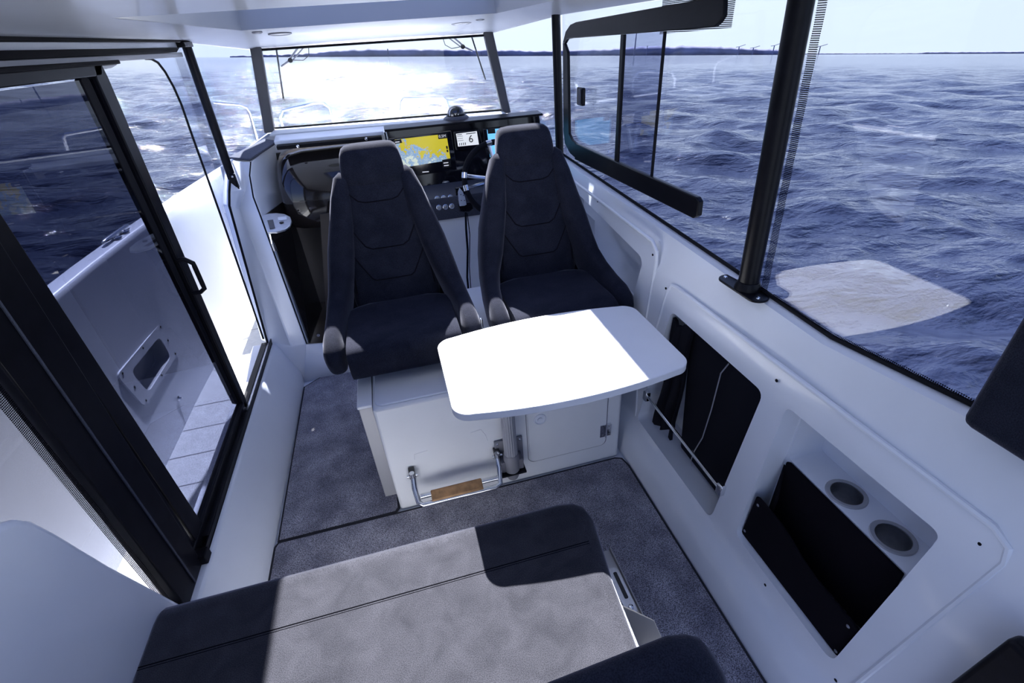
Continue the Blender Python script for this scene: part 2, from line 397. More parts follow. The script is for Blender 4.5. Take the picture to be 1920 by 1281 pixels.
o = ridge('far_shoreline', [(1420, 10), (1600, 9), (1720, 8), (1735, 16), (1900, 17), (2050, 18)], 6500, seed=5, rough=3)
o['kind'] = 'structure'
for px, h, w, lab in ((1189, 135, 5, 'tallest slender chimney on the far shore seen through the sliding window'), (1212, 52, 4, 'short slender chimney beside the tallest one on the far shore')):
    az = azim(px); mb = MB().lathe([(w, 0), (w * .7, h * .6), (w * 0.55, h)], on_sea(az, 3560, 0), SN, 10)
    tag(build('chimney', mb, LAND), lab, 'chimney')
for k, (px, h) in enumerate(((1383, 42), (1410, 36), (1448, 46), (1534, 40))):
    az = azim(px); b0 = on_sea(az, 3560); b1 = on_sea(az, 3560, h); b2 = on_sea(az + 0.009, 3560, h * 1.25); b3 = on_sea(az - 0.005, 3560, h * .95)
    mb = MB().tube([b0, b1], 3, 6).tube([b3, b1, b2], 1.6, 6)
    tag(build('harbour_crane', mb, LAND), 'tiny harbour crane on the far shore, %s' % ('leftmost of the four', 'second from left', 'just left of the thick black window post', 'right of the thick black window post')[k], 'crane', 'harbour cranes on the horizon')
az = azim(728); tag(build('lighthouse', MB().lathe([(5, 3), (4, 25), (2.5, 42)], on_sea(az, 3560), SN, 10), LAND), 'small tower on the far shoreline seen through the windshield', 'tower')

# ------------------------------------------------------------------ shell: floor, starboard wall
FL = struct('floor', MB().box((-0.70, -0.8, -0.06), (0.80, 2.62, 0.0)), GEL)
def wall_profile(y):
    return [(0.757, -.02), (0.757, 0.0), (0.768, 0.10), (0.79, 0.135), (0.812, 0.15), (0.826, 0.175), (0.832, 0.21), (0.868, 0.76), (0.875, 0.80), (0.905, 0.885), (0.925, 0.925), (0.935, 0.93)]
def sill_z(y):
    P = [(-1, 1.0), (0.1, 1.0), (0.445, 0.972), (0.756, 0.934), (0.96, 0.941), (1.12, 0.951), (1.74, 0.974), (2.66, 1.007), (3.3, 1.03)]
    for (a, za), (b, zb) in zip(P, P[1:]):
        if a <= y <= b: return za + (zb - za) * (y - a) / (b - a)
    return 1.0
def sill_x(y): return 0.95 - max(0, y - 2.66) * 0.41
ys = [-0.8, -0.2, 0.1, 0.28, 0.445, 0.6, 0.7, 0.756, 0.82, 0.96, 1.12, 1.5, 1.74, 2.2, 2.66, 2.9, 3.15]
R = []
for y in ys:
    dz = sill_z(y) - 0.935; dx = sill_x(y) - 0.95
    ring = []
    for x, z in wall_profile(y):
        k = max(0, (z - 0.21) / 0.725); ring.append((x + dx, y, z + dz * k))
    zt = sill_z(y)
    ring += [(0.962 + dx, y, zt), (0.99 + dx, y, zt - 0.05), (1.10 + dx, y, zt - 0.17), (1.16 + dx, y, -0.4), (0.757 + dx, y, -0.4)]
    R.append(ring)
wr = build('wall_right', MB().rings(R), GEL); wr['kind'] = 'structure'
cts = []
def yzcut(y0, y1, z0, z1, r, x0, x1, bev=0.0):
    cts.append(build('c', MB().prism([(x0, a, b) for a, b in rr(y0, y1, z0, z1, r)], (x1 - x0, 0, 0)), GEL))
# shallow raised-frame step, then the pockets
def pocket(pts, x0, x1, r=0.03):
    """rounded polygon cutter in the wall"""
    n = len(pts); out = []
    for i in range(n):
        p = Vector(pts[i]); a = Vector(pts[i - 1]); b = Vector(pts[(i + 1) % n])
        u = (a - p).normalized() * r; w = (b - p).normalized() * r
        for k in range(6):
            t = k / 5; out.append((p + u) * (1 - t) ** 2 + p * 2 * t * (1 - t) + (p + w) * t ** 2)
    cts.append(build('c', MB().prism([(x0, q.x, q.y) for q in out], (x1 - x0, 0, 0)), GEL))
pocket([(1.30, 0.74), (0.826, 0.735), (0.86, 0.175), (1.39, 0.175)], 0.7, 0.965)
pocket([(0.745, 0.752), (0.348, 0.762), (0.372, 0.232), (0.752, 0.232)], 0.7, 0.925)
pocket([(0.745, 0.752), (0.348, 0.762), (0.362, 0.552), (0.738, 0.552)], 0.7, 1.03, 0.02)
pocket([(2.3, 0.90), (1.54, 0.835), (1.60, 0.52), (2.3, 0.56)], 0.7, 0.935, 0.05)
pocket([(2.28, 0.80), (1.56, 0.74), (1.60, 0.53), (2.28, 0.57)], 0.7, 0.99, 0.03)
for cy in (0.594, 0.462):
    cts.append(build('c', MB().lathe([(0.039, 0), (0.041, 0.3)], (0.975, cy, 0.47), n=28), GEL))
cut(wr, cts)
wb_ = wr.modifiers.new('bevel', 'BEVEL'); wb_.width = 0.008; wb_.segments = 3; wb_.limit_method = 'ANGLE'; wb_.angle_limit = math.radians(35)
def wall_x(z): 
    return 0.832 + (z - 0.21) * 0.0655
# screws
for y, z in ((1.36, 0.80), (1.37, 0.17), (0.80, 0.795), (0.30, 0.80), (0.345, 0.20), (0.60, 0.2), (1.48, 0.88), (1.52, 0.50), (2.0, 0.935), (1.0, 0.17)):
    x = wall_x(z); o = build('screw', MB().lathe([(0.0045, 0), (0.0045, 0.002), (0.002, 0.003)], (x + 0.0005, y, z), (-1, 0, 0), 10), RUB, wr)
# raised frame lines of the moulded panels
def ybead(name, pts, w, m=GEL, parent=None):
    return build(name, MB().tube([(wall_x(z) + 0.002, y, z) for y, z in pts], w, 8), m, parent)
ybead('moulded_edge', [(1.40, 0.15), (1.43, 0.30), (1.345, 0.80), (1.33, 0.825), (1.30, 0.83), (0.30, 0.845), (0.27, 0.83), (0.262, 0.80), (0.32, 0.17)], 0.007, parent=wr)
ybead('moulded_edge', [(1.455, 0.45), (1.45, 0.86), (1.46, 0.90), (1.50, 0.925), (2.4, 0.955)], 0.007, parent=wr)

pc = at(1326, 985, 0, 0.822)
pl_ = build('moulded_pad', MB().prism([(0.824, pc.y + a, pc.z + b) for a, b in rr(-0.045, 0.045, -0.012, 0.012, 0.006)], (-0.006, 0, 0)), GEL, wr, bevel=0.003)
for dy in (-0.025, 0.025): build('screw', MB().lathe([(0.003, 0), (0.002, 0.0015)], (0.818, pc.y + dy, pc.z), (-1, 0, 0), 8), RUB, pl_)
# glass black edge trim along the sill + starboard window
P_ = [(sill_x(y) - 0.001, y, sill_z(y) + 0.004) for y in ys]
tr = build('trim_1', MB().tube(P_, 0.006, 8), RUB); tr['kind'] = 'structure'
TOPZ = 1.655
def ybox(name, m, pts, x, th, parent=None, **k):
    return build(name, MB().prism([(x, a, b) for a, b in pts], (th, 0, 0)), m, parent, **k)
yb = [y for y in ys if y <= 2.66]
gl = [( y, sill_z(y) + 0.004) for y in yb] + [(2.66, TOPZ), (-0.8, TOPZ)]
w1 = ybox('window_1', GLC, gl, 0.950, 0.005); w1['kind'] = 'structure'
fr_ = [(y, sill_z(y) + 0.002) for y in yb if y <= 1.0]
build('dotted_border', MB().prism([(0.9475, y, z) for y, z in fr_] + [(0.9475, y, z + 0.014) for y, z in fr_[::-1]], (0.001, 0, 0)), FRIT, w1)
build('dotted_border', MB().prism([(0.9475, 0.985, 0.95), (0.9475, 1.01, 0.95), (0.9475, 1.045, 1.65), (0.9475, 1.02, 1.65)], (0.001, 0, 0)), FRIT, w1)
build('dotted_border', MB().prism([(0.9475, 1.325, 1.655), (0.9475, 1.325, 1.572), (0.9475, 1.7, 1.562), (0.9475, 1.7, 1.655)], (0.001, 0, 0)), FRIT, w1)
w2 = build('window_2', MB().prism([(0.95, 2.68, 1.01), (0.76, 3.14, 1.2), (0.70, 3.14, 1.60), (0.95, 2.68, TOPZ)], (0.004, 0.002, 0)), GLC); w2['kind'] = 'structure'

# starboard sliding window frame (on the inside of window_1)
sw = empty('sliding_window', (0.93, 1.9, 1.03), 'black framed sliding side window with curved forward corner, on starboard glass', 'window')
XW = 0.932
ybox('frame_top', BLK, [(1.36, 1.585), (1.345, 1.60), (1.352, 1.635), (1.37, 1.645), (2.43, 1.618), (2.50, 1.61), (2.56, 1.585), (2.60, 1.54), (2.575, 1.535), (2.54, 1.553), (2.49, 1.556), (1.38, 1.575)], XW, 0.014, sw, bevel=0.003)
ybox('frame_stile', BLK, [(2.60, 1.54), (2.575, 1.535), (2.535, 1.50), (2.515, 1.14), (2.47, 1.115), (2.40, 1.108), (2.37, 1.03), (2.50, 1.045), (2.575, 1.08), (2.598, 1.14)], XW, 0.014, sw, bevel=0.003)
ybox('frame_bottom', BLK, [(2.42, 1.03), (1.345, 1.050), (1.325, 1.065), (1.328, 1.11), (1.345, 1.12), (2.42, 1.108)], XW - 0.004, 0.02, sw, bevel=0.004)
ybox('mullion', BLK, [(1.935, 1.10), (1.962, 1.10), (1.962, 1.565), (1.935, 1.565)], XW, 0.012, sw, bevel=0.002)
ybox('tinted_pane', GLD, [(1.655, 1.10), (1.94, 1.10), (1.94, 1.57), (1.655, 1.57)], XW + 0.006, 0.004, sw)
ybox('pane_edge', RUB, [(1.648, 1.10), (1.656, 1.10), (1.656, 1.57), (1.648, 1.57)], XW + 0.004, 0.008, sw)
hd = ybox('latch', BLK, rr(2.295, 2.365, 1.29, 1.365, 0.008), XW - 0.016, 0.016, sw, bevel=0.003)
ybox('latch_grip', GREYD, rr(2.305, 2.325, 1.295, 1.36, 0.004), XW - 0.024, 0.008, sw, bevel=0.002)

# starboard posts
t2 = empty('cabin_post', (0.93, 1.045, 0.935), 'thick black round window post with oval foot on starboard sill', 'post')
build('tube', MB().tube([(0.925, 1.035, 0.94), (0.925, 1.05, 1.30), (0.925, 1.07, 1.68)], 0.0275, 20), BLK, t2)
build('collar', MB().lathe([(0.036, 0), (0.034, 0.01), (0.029, 0.022)], (0.925, 1.035, 0.944), n=20), BLK, t2)
ft = build('foot_plate', MB().prism([(a, b, 0.936) for a, b in rr(0.888, 0.948, 0.955, 1.135, 0.028)], (0, 0, 0.007)), BLK, t2, bevel=0.002)
for yy in (0.973, 1.118): build('screw', MB().lathe([(0.006, 0), (0.005, 0.003), (0.002, 0.004)], (0.912, yy, 0.943), n=12), STEEL, t2)
t3 = empty('cabin_post', (0.94, 2.68, 1.0), 'slim black window post between starboard side glass and front quarter glass', 'post')
build('tube', MB().tube([(0.94, 2.68, 0.99), (0.94, 2.70, 1.34), (0.94, 2.72, 1.66)], 0.022, 16), BLK, t3)

# aft starboard: dark cushion on sill and dark side cushion low down
o = build('side_cushion', MB().box((0.862, -0.15, 0.985), (0.955, 0.415, 1.50)), VEL, bevel=0.018)
tag(o, 'black upholstered pad standing on the sill at the right edge', 'cushion')
o = build('aft_side_panel', MB().prism([(0.80, 0.205, 0.30), (0.80, 0.198, 0.55), (0.80, 0.185, 0.75), (0.80, -0.2, 0.75), (0.80, -0.2, 0.30)], (0.035, 0, 0)), BLK, bevel=0.01)
tag(o, 'dark edged panel at the bottom right corner below the sill', 'panel')

# ------------------------------------------------------------------ things in the starboard pockets
gb = empty('grab_rail', (0.835, 1.1, 0.32), 'thin polished steel rail across the front of the forward wall pocket', 'rail')
build('rod', MB().tube([(0.832, 1.335, 0.335), (0.832, 0.862, 0.328)], 0.0065, 12), STEEL, gb)
for y, s in ((1.345, 1), (0.852, -1)):
    build('bracket', MB().box((0.822, y - 0.013, 0.308), (0.845, y + 0.013, 0.352)), STEEL, gb, bevel=0.005)
# dark cushions stowed in forward pocket
o = ybox('stowed_cushion', CANV, [(1.225, 0.72), (0.835, 0.725), (0.87, 0.19), (1.17, 0.19)], 0.895, 0.055, bevel=0.012)
tag(o, 'large flat black cushion stowed upright in the forward wall pocket', 'cushion')
mb = MB(); n = 14; Rr = []
for k in range(n + 1):
    t = k / n; z = 0.715 - 0.50 * t
    row = []
    wob = 0.012 * math.sin(t * 9)
    for j in range(13):
        u = j / 12; y = 1.295 - 0.11 * u + 0.035 * t * (1 - u) + wob * 0.4
        x = 0.872 + 0.012 * math.sin(u * 15 + t * 3) * (0.4 + t)
        row.append((x, y, z - 0.02 * math.sin(u * 6)))
    Rr.append(row + [(a + 0.012, b, c) for a, b, c in row[::-1]])
o = build('folded_canvas', MB().rings(Rr), CANV, smooth=60); tag(o, 'folded black canvas cover with draped pleats beside the stowed cushion', 'cover')
o = build('cord', MB().tube([(0.888, 1.0, 0.71), (0.884, 1.02, 0.66), (0.886, 1.03, 0.5), (0.887, 1.045, 0.36), (0.885, 1.07, 0.27), (0.882, 1.075, 0.215), (0.881, 1.06, 0.2)], 0.0022, 6), CORD); tag(o, 'thin pale cord hanging down the stowed black cushion', 'cord')
# storage bin
sb = empty('storage_bin', (0.85, 0.56, 0.24), 'black felt lined storage bin in the aft wall pocket below the cup holders', 'storage bin')
fp = [(0.75, 0.236), (0.737, 0.42)]
for k in range(9):
    t = k / 8; y = 0.728 - 0.36 * t
    z = 0.425 - 0.045 * (1 / (1 + math.exp(-(t - 0.42) * 14)))
    fp.append((y, z))
fp += [(0.376, 0.236)]
ybox('front_panel', FELT, fp, 0.852, 0.008, sb, bevel=0.003)
bp_ = [(0.738, 0.30), (0.735, 0.545), (0.725, 0.552), (0.385, 0.552), (0.375, 0.30)]
ybox('back_panel', FELT, bp_, 0.915, 0.008, sb, bevel=0.003)
build('side_panel', MB().prism([(0.87, 0.690, 0.24), (0.918, 0.735, 0.24), (0.918, 0.735, 0.53), (0.88, 0.690, 0.45)], (0, 0.006, 0)), FELT, sb)
build('bottom_panel', MB().box((0.858, 0.38, 0.237), (0.918, 0.72, 0.245)), FELT, sb)
for y, z in ((0.722, 0.40), (0.738, 0.26), (0.39, 0.36), (0.385, 0.25)):
    build('screw', MB().lathe([(0.005, 0), (0.003, 0.002)], (0.851, y, z), (-1, 0, 0), 10), GREYM, sb)
for k, cy in enumerate((0.594, 0.462)):
    c = empty('cup_holder', (0.975, cy, 0.552), 'round steel cup holder in the pocket ledge, %s' % ('farther one, towards the table' if k == 0 else 'nearer one, towards the right edge'), 'cup holder')
    build('cup', MB().lathe([(0.036, -0.072), (0.0375, 0.0), (0.0365, 0.0), (0.035, -0.07), (0.001, -0.07)], (0.975, cy, 0.552), n=32, cap=False), ALU, c)
    build('rim', MB().lathe([(0.0370, 0.003), (0.046, 0.0035), (0.048, 0.0015), (0.048, 0.0)], (0.975, cy, 0.552), n=32, cap=False), ALUM, c)

# ------------------------------------------------------------------ port side wall, side deck, bulwark
# inner kick wall from carpet edge up to the door track
pr = [(-0.692, -0.02), (-0.692, 0.0), (-0.70, 0.07), (-0.715, 0.10), (-0.775, 0.232), (-0.785, 0.246), (-0.80, 0.25), (-0.90, 0.25), (-0.90, -0.3), (-0.692, -0.3)]
wl = build('wall_left', MB().rings([[(x, y, z) for x, z in pr] for y in (-0.8, 0.9, 1.2, 2.50)]), GEL, bevel=0.006); wl['kind'] = 'structure'
# aft white side wall in front of the big post
wa = ybox('trim_2', GEL, [(0.99, 0.26), (0.968, 0.31), (0.882, 0.628), (0.842, 0.80), (0.824, 0.862), (0.805, 0.892), (0.77, 0.915), (0.6, 0.95), (-0.8, 1.0), (-0.8, 0.2), (0.99, 0.2)], -0.835, 0.04, bevel=0.012); wa['kind'] = 'structure'
# bulkhead post forward of the door (faceted)
O0, O1, O2, O3 = at(434, 300, 0, -0.82), at(430, 360, 0, -0.82), at(430, 386, 0, -0.82), at(502, 642, 0, -0.82)
Ma, Mt, Mc, Mb_ = at(457, 304, 1, 2.97), at(461, 358, 1, 2.90), at(449, 392, 1, 2.86), at(548, 650, 1, 2.47)
Ia, Ib, I1a, I1, I2 = at(470, 304, 1, 2.96), at(468, 329, 1, 2.92), at(475, 370, 1, 2.80), at(488, 404, 1, 2.72), at(575, 645, 1, 2.47)
C1, C2 = O0 + V(0, 0, 0.004), Ia + V(0, 0, 0.004)
C3, C4 = at(497, 264, 1, 3.12), at(522, 268, 1, 3.05)
m_ = MB()
m_.add([O0, O1, O2, O3, Ma, Mt, Mc, Mb_, Ia, Ib, I1a, I1, I2, V(-0.70, 2.44, -0.02), V(-0.82, 2.5, -0.02)],
       [(0, 4, 5, 1), (1, 5, 6, 2), (2, 6, 7, 3), (4, 8, 9, 5), (5, 9, 10), (5, 10, 11, 6), (6, 11, 12, 7), (3, 7, 13, 14), (7, 12, 13)])
q_ = V(-0.03, 0.5, 0)
m_.add([Ia, Ib, I1a, I1, I2, V(-0.60, 3.14, 1.17), V(-0.62, 3.14, 1.02), V(-0.62, 3.1, 0.9), V(-0.64, 3.1, 0.8), V(-0.64, 3.0, 0.15)], [(0, 1, 6, 5), (1, 2, 7, 6), (2, 3, 8, 7), (3, 4, 9, 8)])
m_.add([O0, O1, O2, O3] + [p + V(-0.035, 0.04, 0) for p in (O0, O1, O2, O3)], [(0, 1, 5, 4), (1, 2, 6, 5), (2, 3, 7, 6)])
bh = build('trim_3', m_, GEL, smooth=20); bh['kind'] = 'structure'
sd = bh.modifiers.new('s', 'SOLIDIFY'); sd.thickness = 0.012; sd.offset = 0
bvm = bh.modifiers.new('b', 'BEVEL'); bvm.width = 0.006; bvm.segments = 2; bvm.limit_method = 'ANGLE'
# black line along the outer edge
o = build('trim_4', MB().tube([O3 + V(0, -.005, 0), O2, O1, O0], 0.006, 8).tube([I2, I1, I1a, Ib, Ia], 0.004, 8), RUB); o['kind'] = 'structure'
# cap
o = build('trim_5', MB().prism([C1 + V(-.015, 0, 0), C2, C4, C3], (0, 0, 0.012)), GREYD, bevel=0.004); o['kind'] = 'structure'
# companionway riser
o = build('trim_6', MB().add([I2, at(640, 640, 1, 2.47), V(0.05, 2.44, 0.19), V(0.05, 2.41, -0.02), V(-0.70, 2.44, -0.02)], [(0, 1, 2, 3, 4)]), GEL); o['kind'] = 'structure'
sd = o.modifiers.new('s', 'SOLIDIFY'); sd.thickness = 0.02; sd.offset = 1

# side deck and bulwark outboard
DZ = 0.17
o = build('side_deck', MB().box((-1.16, -1.0, DZ - 0.05), (-0.88, 3.6, DZ)), DECK); o['kind'] = 'structure'
for k, y in enumerate((1.42, 1.60, 1.78, 1.96, 2.14, 2.45, 2.85)):
    build('seam_line', MB().box((-1.13, y, DZ - 0.001), (-0.90, y + 0.005, DZ + 0.001)), GREYM, o)
bpr = [(-1.13, DZ - 0.02), (-1.135, DZ + 0.02), (-1.15, DZ + 0.06), (-1.235, 0.86), (-1.235, 0.90), (-1.245, 0.915), (-1.31, 0.92), (-1.325, 0.90), (-1.345, 0.3), (-1.25, -0.7), (-1.13, -0.7)]
def bul_ring(y):
    k = max(0, y - 2.2); dx = 0.16 * k ** 1.5 * 0.35; dz = -0.0 * k
    return [(x + dx, y, z + dz) for x, z in bpr]
bw = build('bulwark', MB().rings([bul_ring(y) for y in (-1, 0.6, 1.5, 2.2, 2.6, 3.0, 3.5, 4.0, 4.5)]), GEL, bevel=0.01); bw['kind'] = 'structure'
def bx(z): return -1.15 - (z - 0.23) * 0.135
# inner hatch panel on bulwark
hp = [at(213, 705, 0, bx(0.6)), at(298, 604, 0, bx(0.6)), at(330, 662, 0, bx(0.42)), at(266, 765, 0, bx(0.42))]
def rounded(pts, r, n=5):
    out = []; m = len(pts)
    for i in range(m):
        p, a, b = pts[i], pts[i - 1], pts[(i + 1) % m]; u = (a - p).normalized() * r; w = (b - p).normalized() * r
        for k in range(n + 1):
            t = k / n; out.append((p + u) * (1 - t) ** 2 + p * 2 * t * (1 - t) + (p + w) * t ** 2)
    return out
hb = empty('side_locker', hp[3], 'white rounded locker recess with screwed frame in the bulwark outside the door', 'locker')
cc = sum(hp, Vector()) / 4
inner = [cc + (p - cc) * 0.66 + V(0, 0, -0.008) for p in hp]
outr = rounded(hp, 0.03); innr = rounded(inner, 0.035); k = len(outr); dxv = V(0.012, 0, 0)
mb = MB(); mb.rings([[p - dxv for p in outr], [p + dxv for p in outr], [p + dxv for p in innr], [p - dxv * 4 for p in innr]], cap=False)
build('frame', mb, GEL, hb, smooth=30)
cut(bw, [build('c', MB().prism([p + V(0.03, 0, 0) for p in innr], (-0.085, 0, 0)), GEL)])
build('recess', MB().prism([p - V(0.052, 0, 0) for p in innr], (-0.002, 0, 0)), mat('recess_grey', (0.5, 0.51, 0.55), 0.5), hb)
for i in range(4):
    for t in (0.0, 0.5):
        p = hp[i].lerp(hp[(i + 1) % 4], t); p = cc + (p - cc) * 0.86
        build('screw', MB().lathe([(0.006, 0), (0.004, 0.002)], p + V(0.012, 0, 0), (1, 0, 0), 10), RUB, hb)
# round drain/vent cover and eye
p = at(354, 626, 0, bx(0.46))
o = build('vent_cover', MB().lathe([(0.040, 0), (0.040, 0.008), (0.033, 0.010), (0.030, 0.006), (0.010, 0.006)], p, (1, 0, 0), 28), GELW); tag(o, 'round white vent cover on bulwark near the door edge', 'vent')
p = at(333, 748, 0, bx(0.25))
o = build('deck_eye', MB().lathe([(0.014, 0), (0.014, 0.006), (0.008, 0.009), (0.006, 0.02)], p, (1, 0, 0), 18), STEEL); tag(o, 'small round steel fitting low on the bulwark', 'fitting')
# cleat on gunwale
p0, p1 = at(194, 455, 0, -1.275), at(240, 423, 0, -1.275)
cl = empty('mooring_cleat', (p0 + p1) / 2 + V(0, 0, -0.05), 'polished steel mooring cleat on port gunwale', 'cleat')
build('horn', MB().tube([p0, p0.lerp(p1, .1), p0.lerp(p1, .9), p1], [0.008, 0.012, 0.012, 0.008], 12), STEEL, cl)
for t in (0.35, 0.68):
    q = p0.lerp(p1, t); b = V(q.x + 0.015, q.y, 0.922)
    build('leg', MB().tube([q, (q + b) / 2 + V(0, (t - .5) * .02, 0), b], [0.007, 0.006, 0.012], 10), STEEL, cl)
    build('foot', MB().lathe([(0.02, 0), (0.018, 0.005), (0.008, 0.008)], b, n=16), STEEL, cl)
for s in (0.035,):
    pass

# ------------------------------------------------------------------ port door, posts, glass
XD = -0.835
dr = empty('sliding_door', (XD, 1.55, 0.26), 'black framed tinted sliding side door standing half open, port side', 'door')
ybox('glass', GLDR, [(1.24, 0.29), (1.90, 0.29), (1.93, 0.32), (1.955, 1.56), (1.24, 1.56)], XD, 0.005, dr)
ybox('front_stile', BLK, [(1.90, 0.262), (1.945, 0.262), (2.035, 1.56), (2.03, 1.60), (1.975, 1.60), (1.955, 1.56), (1.905, 0.36)], XD - 0.012, 0.03, dr, bevel=0.004)
ybox('inner_stile', RUB, [(1.868, 0.33), (1.888, 0.31), (1.93, 1.56), (1.90, 1.575), (1.875, 1.56)], XD - 0.01, 0.018, dr, bevel=0.003)
ybox('top_rail', BLK, [(1.245, 1.565), (2.0, 1.565), (2.03, 1.595), (1.245, 1.595)], XD - 0.01, 0.028, dr, bevel=0.003)
ybox('bottom_rail', BLK, [(1.15, 0.255), (1.945, 0.255), (1.92, 0.30), (1.15, 0.30)], XD - 0.012, 0.03, dr, bevel=0.004)
ybox('rear_stile', BLK, [(1.19, 0.26), (1.26, 0.26), (1.26, 1.60), (1.19, 1.60)], XD - 0.012, 0.028, dr, bevel=0.004)
# handle
h0, h1 = at(333, 488, 0, XD + 0.02), at(362, 550, 0, XD + 0.02); 
hx = V(0.045, 0, 0)
build('handle', MB().tube([h0, h0 + hx * .5 + V(0, 0, 0), h0 + hx + V(0, 0, -0.02), h0 + hx + V(0, 0, -0.035), h1 + hx + V(0, 0, 0.03), h1 + hx + V(0, 0, 0.012), h1 + hx * .6, h1], 0.0085, 12), BLK, dr)
# post behind door
ps = empty('door_post', (-0.815, 1.1, 0.26), 'wide black box section post at the rear of the side door', 'post')
ybox('column', BLK, [(0.985, 0.25), (1.14, 0.25), (1.205, 1.60), (1.205, 1.67), (1.0, 1.67), (1.0, 1.1)], -0.84, 0.035, ps, bevel=0.004)
ybox('edge_strip', GREYD, [(1.062, 0.26), (1.068, 0.26), (1.10, 1.6), (1.094, 1.6)], -0.804, 0.003, ps)
ybox('front_flange', BLK, [(1.14, 0.255), (1.18, 0.30), (1.235, 1.60), (1.205, 1.60)], -0.835, 0.012, ps, bevel=0.002)
# aft side glass
o = ybox('window_3', GLA, [(-0.6, 0.95), (0.6, 0.93), (0.80, 0.86), (0.97, 0.26), (1.0, 0.26), (1.01, 1.66), (-0.6, 1.66)], -0.832, 0.004); o['kind'] = 'structure'
build('dotted_border', MB().prism([(-0.826, 0.955, 0.26), (-0.826, 0.99, 0.26), (-0.826, 1.0, 1.66), (-0.826, 0.965, 1.66)], (0.001, 0, 0)), FRIT, o)
# door track on the sill
tk = empty('door_track', (-0.80, 1.8, 0.25), 'black aluminium sliding door track on the port sill', 'track')
build('channel', MB().box((-0.853, 1.15, 0.250), (-0.797, 2.50, 0.256)).box((-0.801, 1.15, 0.25), (-0.797, 2.5, 0.275)).box((-0.823, 1.15, 0.25), (-0.819, 2.50, 0.268)), BLK, tk)
build('guide_strip', MB().box((-0.819, 1.90, 0.257), (-0.801, 2.48, 0.262)), ALU, tk)
build('cover', MB().box((-0.818, 1.22, 0.257), (-0.798, 1.86, 0.279)), BLK, tk, bevel=0.003)
build('end_stop', MB().box((-0.84, 1.13, 0.25), (-0.785, 1.17, 0.285)), BLK, tk, bevel=0.003)
# fixed forward pane with curved rear edge
fe = [(2.50, 0.28)] + [(2.50 + 0.14 * t + 0.01 * math.sin(t * 3), 0.28 + 1.02 * t) for t in (0.08, 0.2, 0.4, 0.6, 0.8, 1.0)] + [(2.66, 1.42), (2.65, 1.49), (2.62, 1.55), (2.58, 1.585), (2.52, 1.60), (2.46, 1.602)]
pane = fe + [(2.44, 1.64), (2.98, 1.65), (2.97, 1.08), (2.90, 1.01), (2.62, 0.33), (2.56, 0.25)]
o = ybox('window_4', GLM, pane, -0.838, 0.004); o['kind'] = 'structure'
build('edge_seal', MB().tube([(-0.836, y, z) for y, z in fe], 0.005, 8), RUB, o)
# forward port post
t4 = empty('cabin_post', (-0.81, 2.93, 1.0), 'slim black slanted post forward of the port doorway with bracket foot', 'post')
build('tube', MB().tube([(-0.812, 2.90, 0.985), (-0.812, 2.96, 1.66)], 0.021, 16), BLK, t4)
build('foot_bracket', MB().box((-0.815, 2.865, 0.985), (-0.785, 2.895, 1.07)), BLK, t4, bevel=0.006)
for z in (0.998, 1.057): build('screw', MB().lathe([(0.006, 0), (0.004, 0.003)], (-0.797, 2.864, z), (0, -1, 0), 10), STEEL, t4)
build('head_bracket', MB().box((-0.86, 2.86, 1.635), (-0.79, 2.99, 1.655)), BLK, t4, bevel=0.004)
# port quarter glass
o = build('window_5', MB().prism([(-0.83, 2.99, 1.10), (-0.60, 3.15, 1.20), (-0.58, 3.15, 1.605), (-0.83, 2.99, 1.655)], (-0.004, 0.002, 0)), GLM); o['kind'] = 'structure'

# header tracks above the door
hdr = empty('door_header', (-0.83, 1.6, 1.6), 'layered black and white header rail above the port side door', 'header')
ybox('upper_strip', RUB, [(-0.6, 1.655), (2.85, 1.655), (2.9, 1.662), (2.9, 1.668), (-0.6, 1.672)], -0.86, 0.06, hdr, bevel=0.002)
ybox('fascia', GEL, [(-0.6, 1.632), (2.88, 1.635), (2.9, 1.66), (-0.6, 1.66)], -0.88, 0.055, hdr, bevel=0.002)
ybox('dark_channel', RUB, [(-0.6, 1.622), (2.80, 1.617), (2.86, 1.634), (-0.6, 1.645)], -0.875, 0.06, hdr, bevel=0.002)
ybox('lower_fascia', ALUM, [(-0.6, 1.608), (2.90, 1.598), (2.90, 1.616), (-0.6, 1.624)], -0.87, 0.045, hdr, bevel=0.002)
ybox('hanger_rail', RUB, [(0.3, 1.594), (2.15, 1.592), (2.15, 1.604), (0.3, 1.609)], -0.858, 0.05, hdr, bevel=0.003)
ybox('end_cap', GELW, [(2.02, 1.580), (2.10, 1.582), (2.16, 1.592), (1.99, 1.592)], -0.850, 0.03, hdr, bevel=0.002)

# ------------------------------------------------------------------ windshield
YW = 3.15
TL, TR = V(-0.547, YW, 1.603), V(0.680, YW, 1.592)
BL, BR = V(-0.60, YW, 1.232), V(0.755, YW, 1.203)
o = build('window_6', MB().prism([BL, BR, TR, TL], (0, 0.006, 0)), GLC); o['kind'] = 'structure'
def bar(a, b, w, d, side):
    a, b, s = Vector(a), Vector(b), Vector(side)
    return MB().prism([a - s * w, a + s * w, b + s * w, b - s * w], (0, d, 0))
o = build('trim_7', bar(BL + V(-0.005, -0.02, -0.02), TL + V(0.002, -0.02, 0.02), 0.027, 0.04, (1, 0, 0)), POSTG, bevel=0.006); o['kind'] = 'structure'
o = build('trim_8', bar(BR + V(0.005, -0.02, -0.02), TR + V(0.002, -0.02, 0.02), 0.027, 0.04, (1, 0, 0)), POSTG, bevel=0.006); o['kind'] = 'structure'
o = build('trim_9', MB().tube([BL, BR], 0.005, 8).tube([TL, TR], 0.006, 8), RUB); o['kind'] = 'structure'
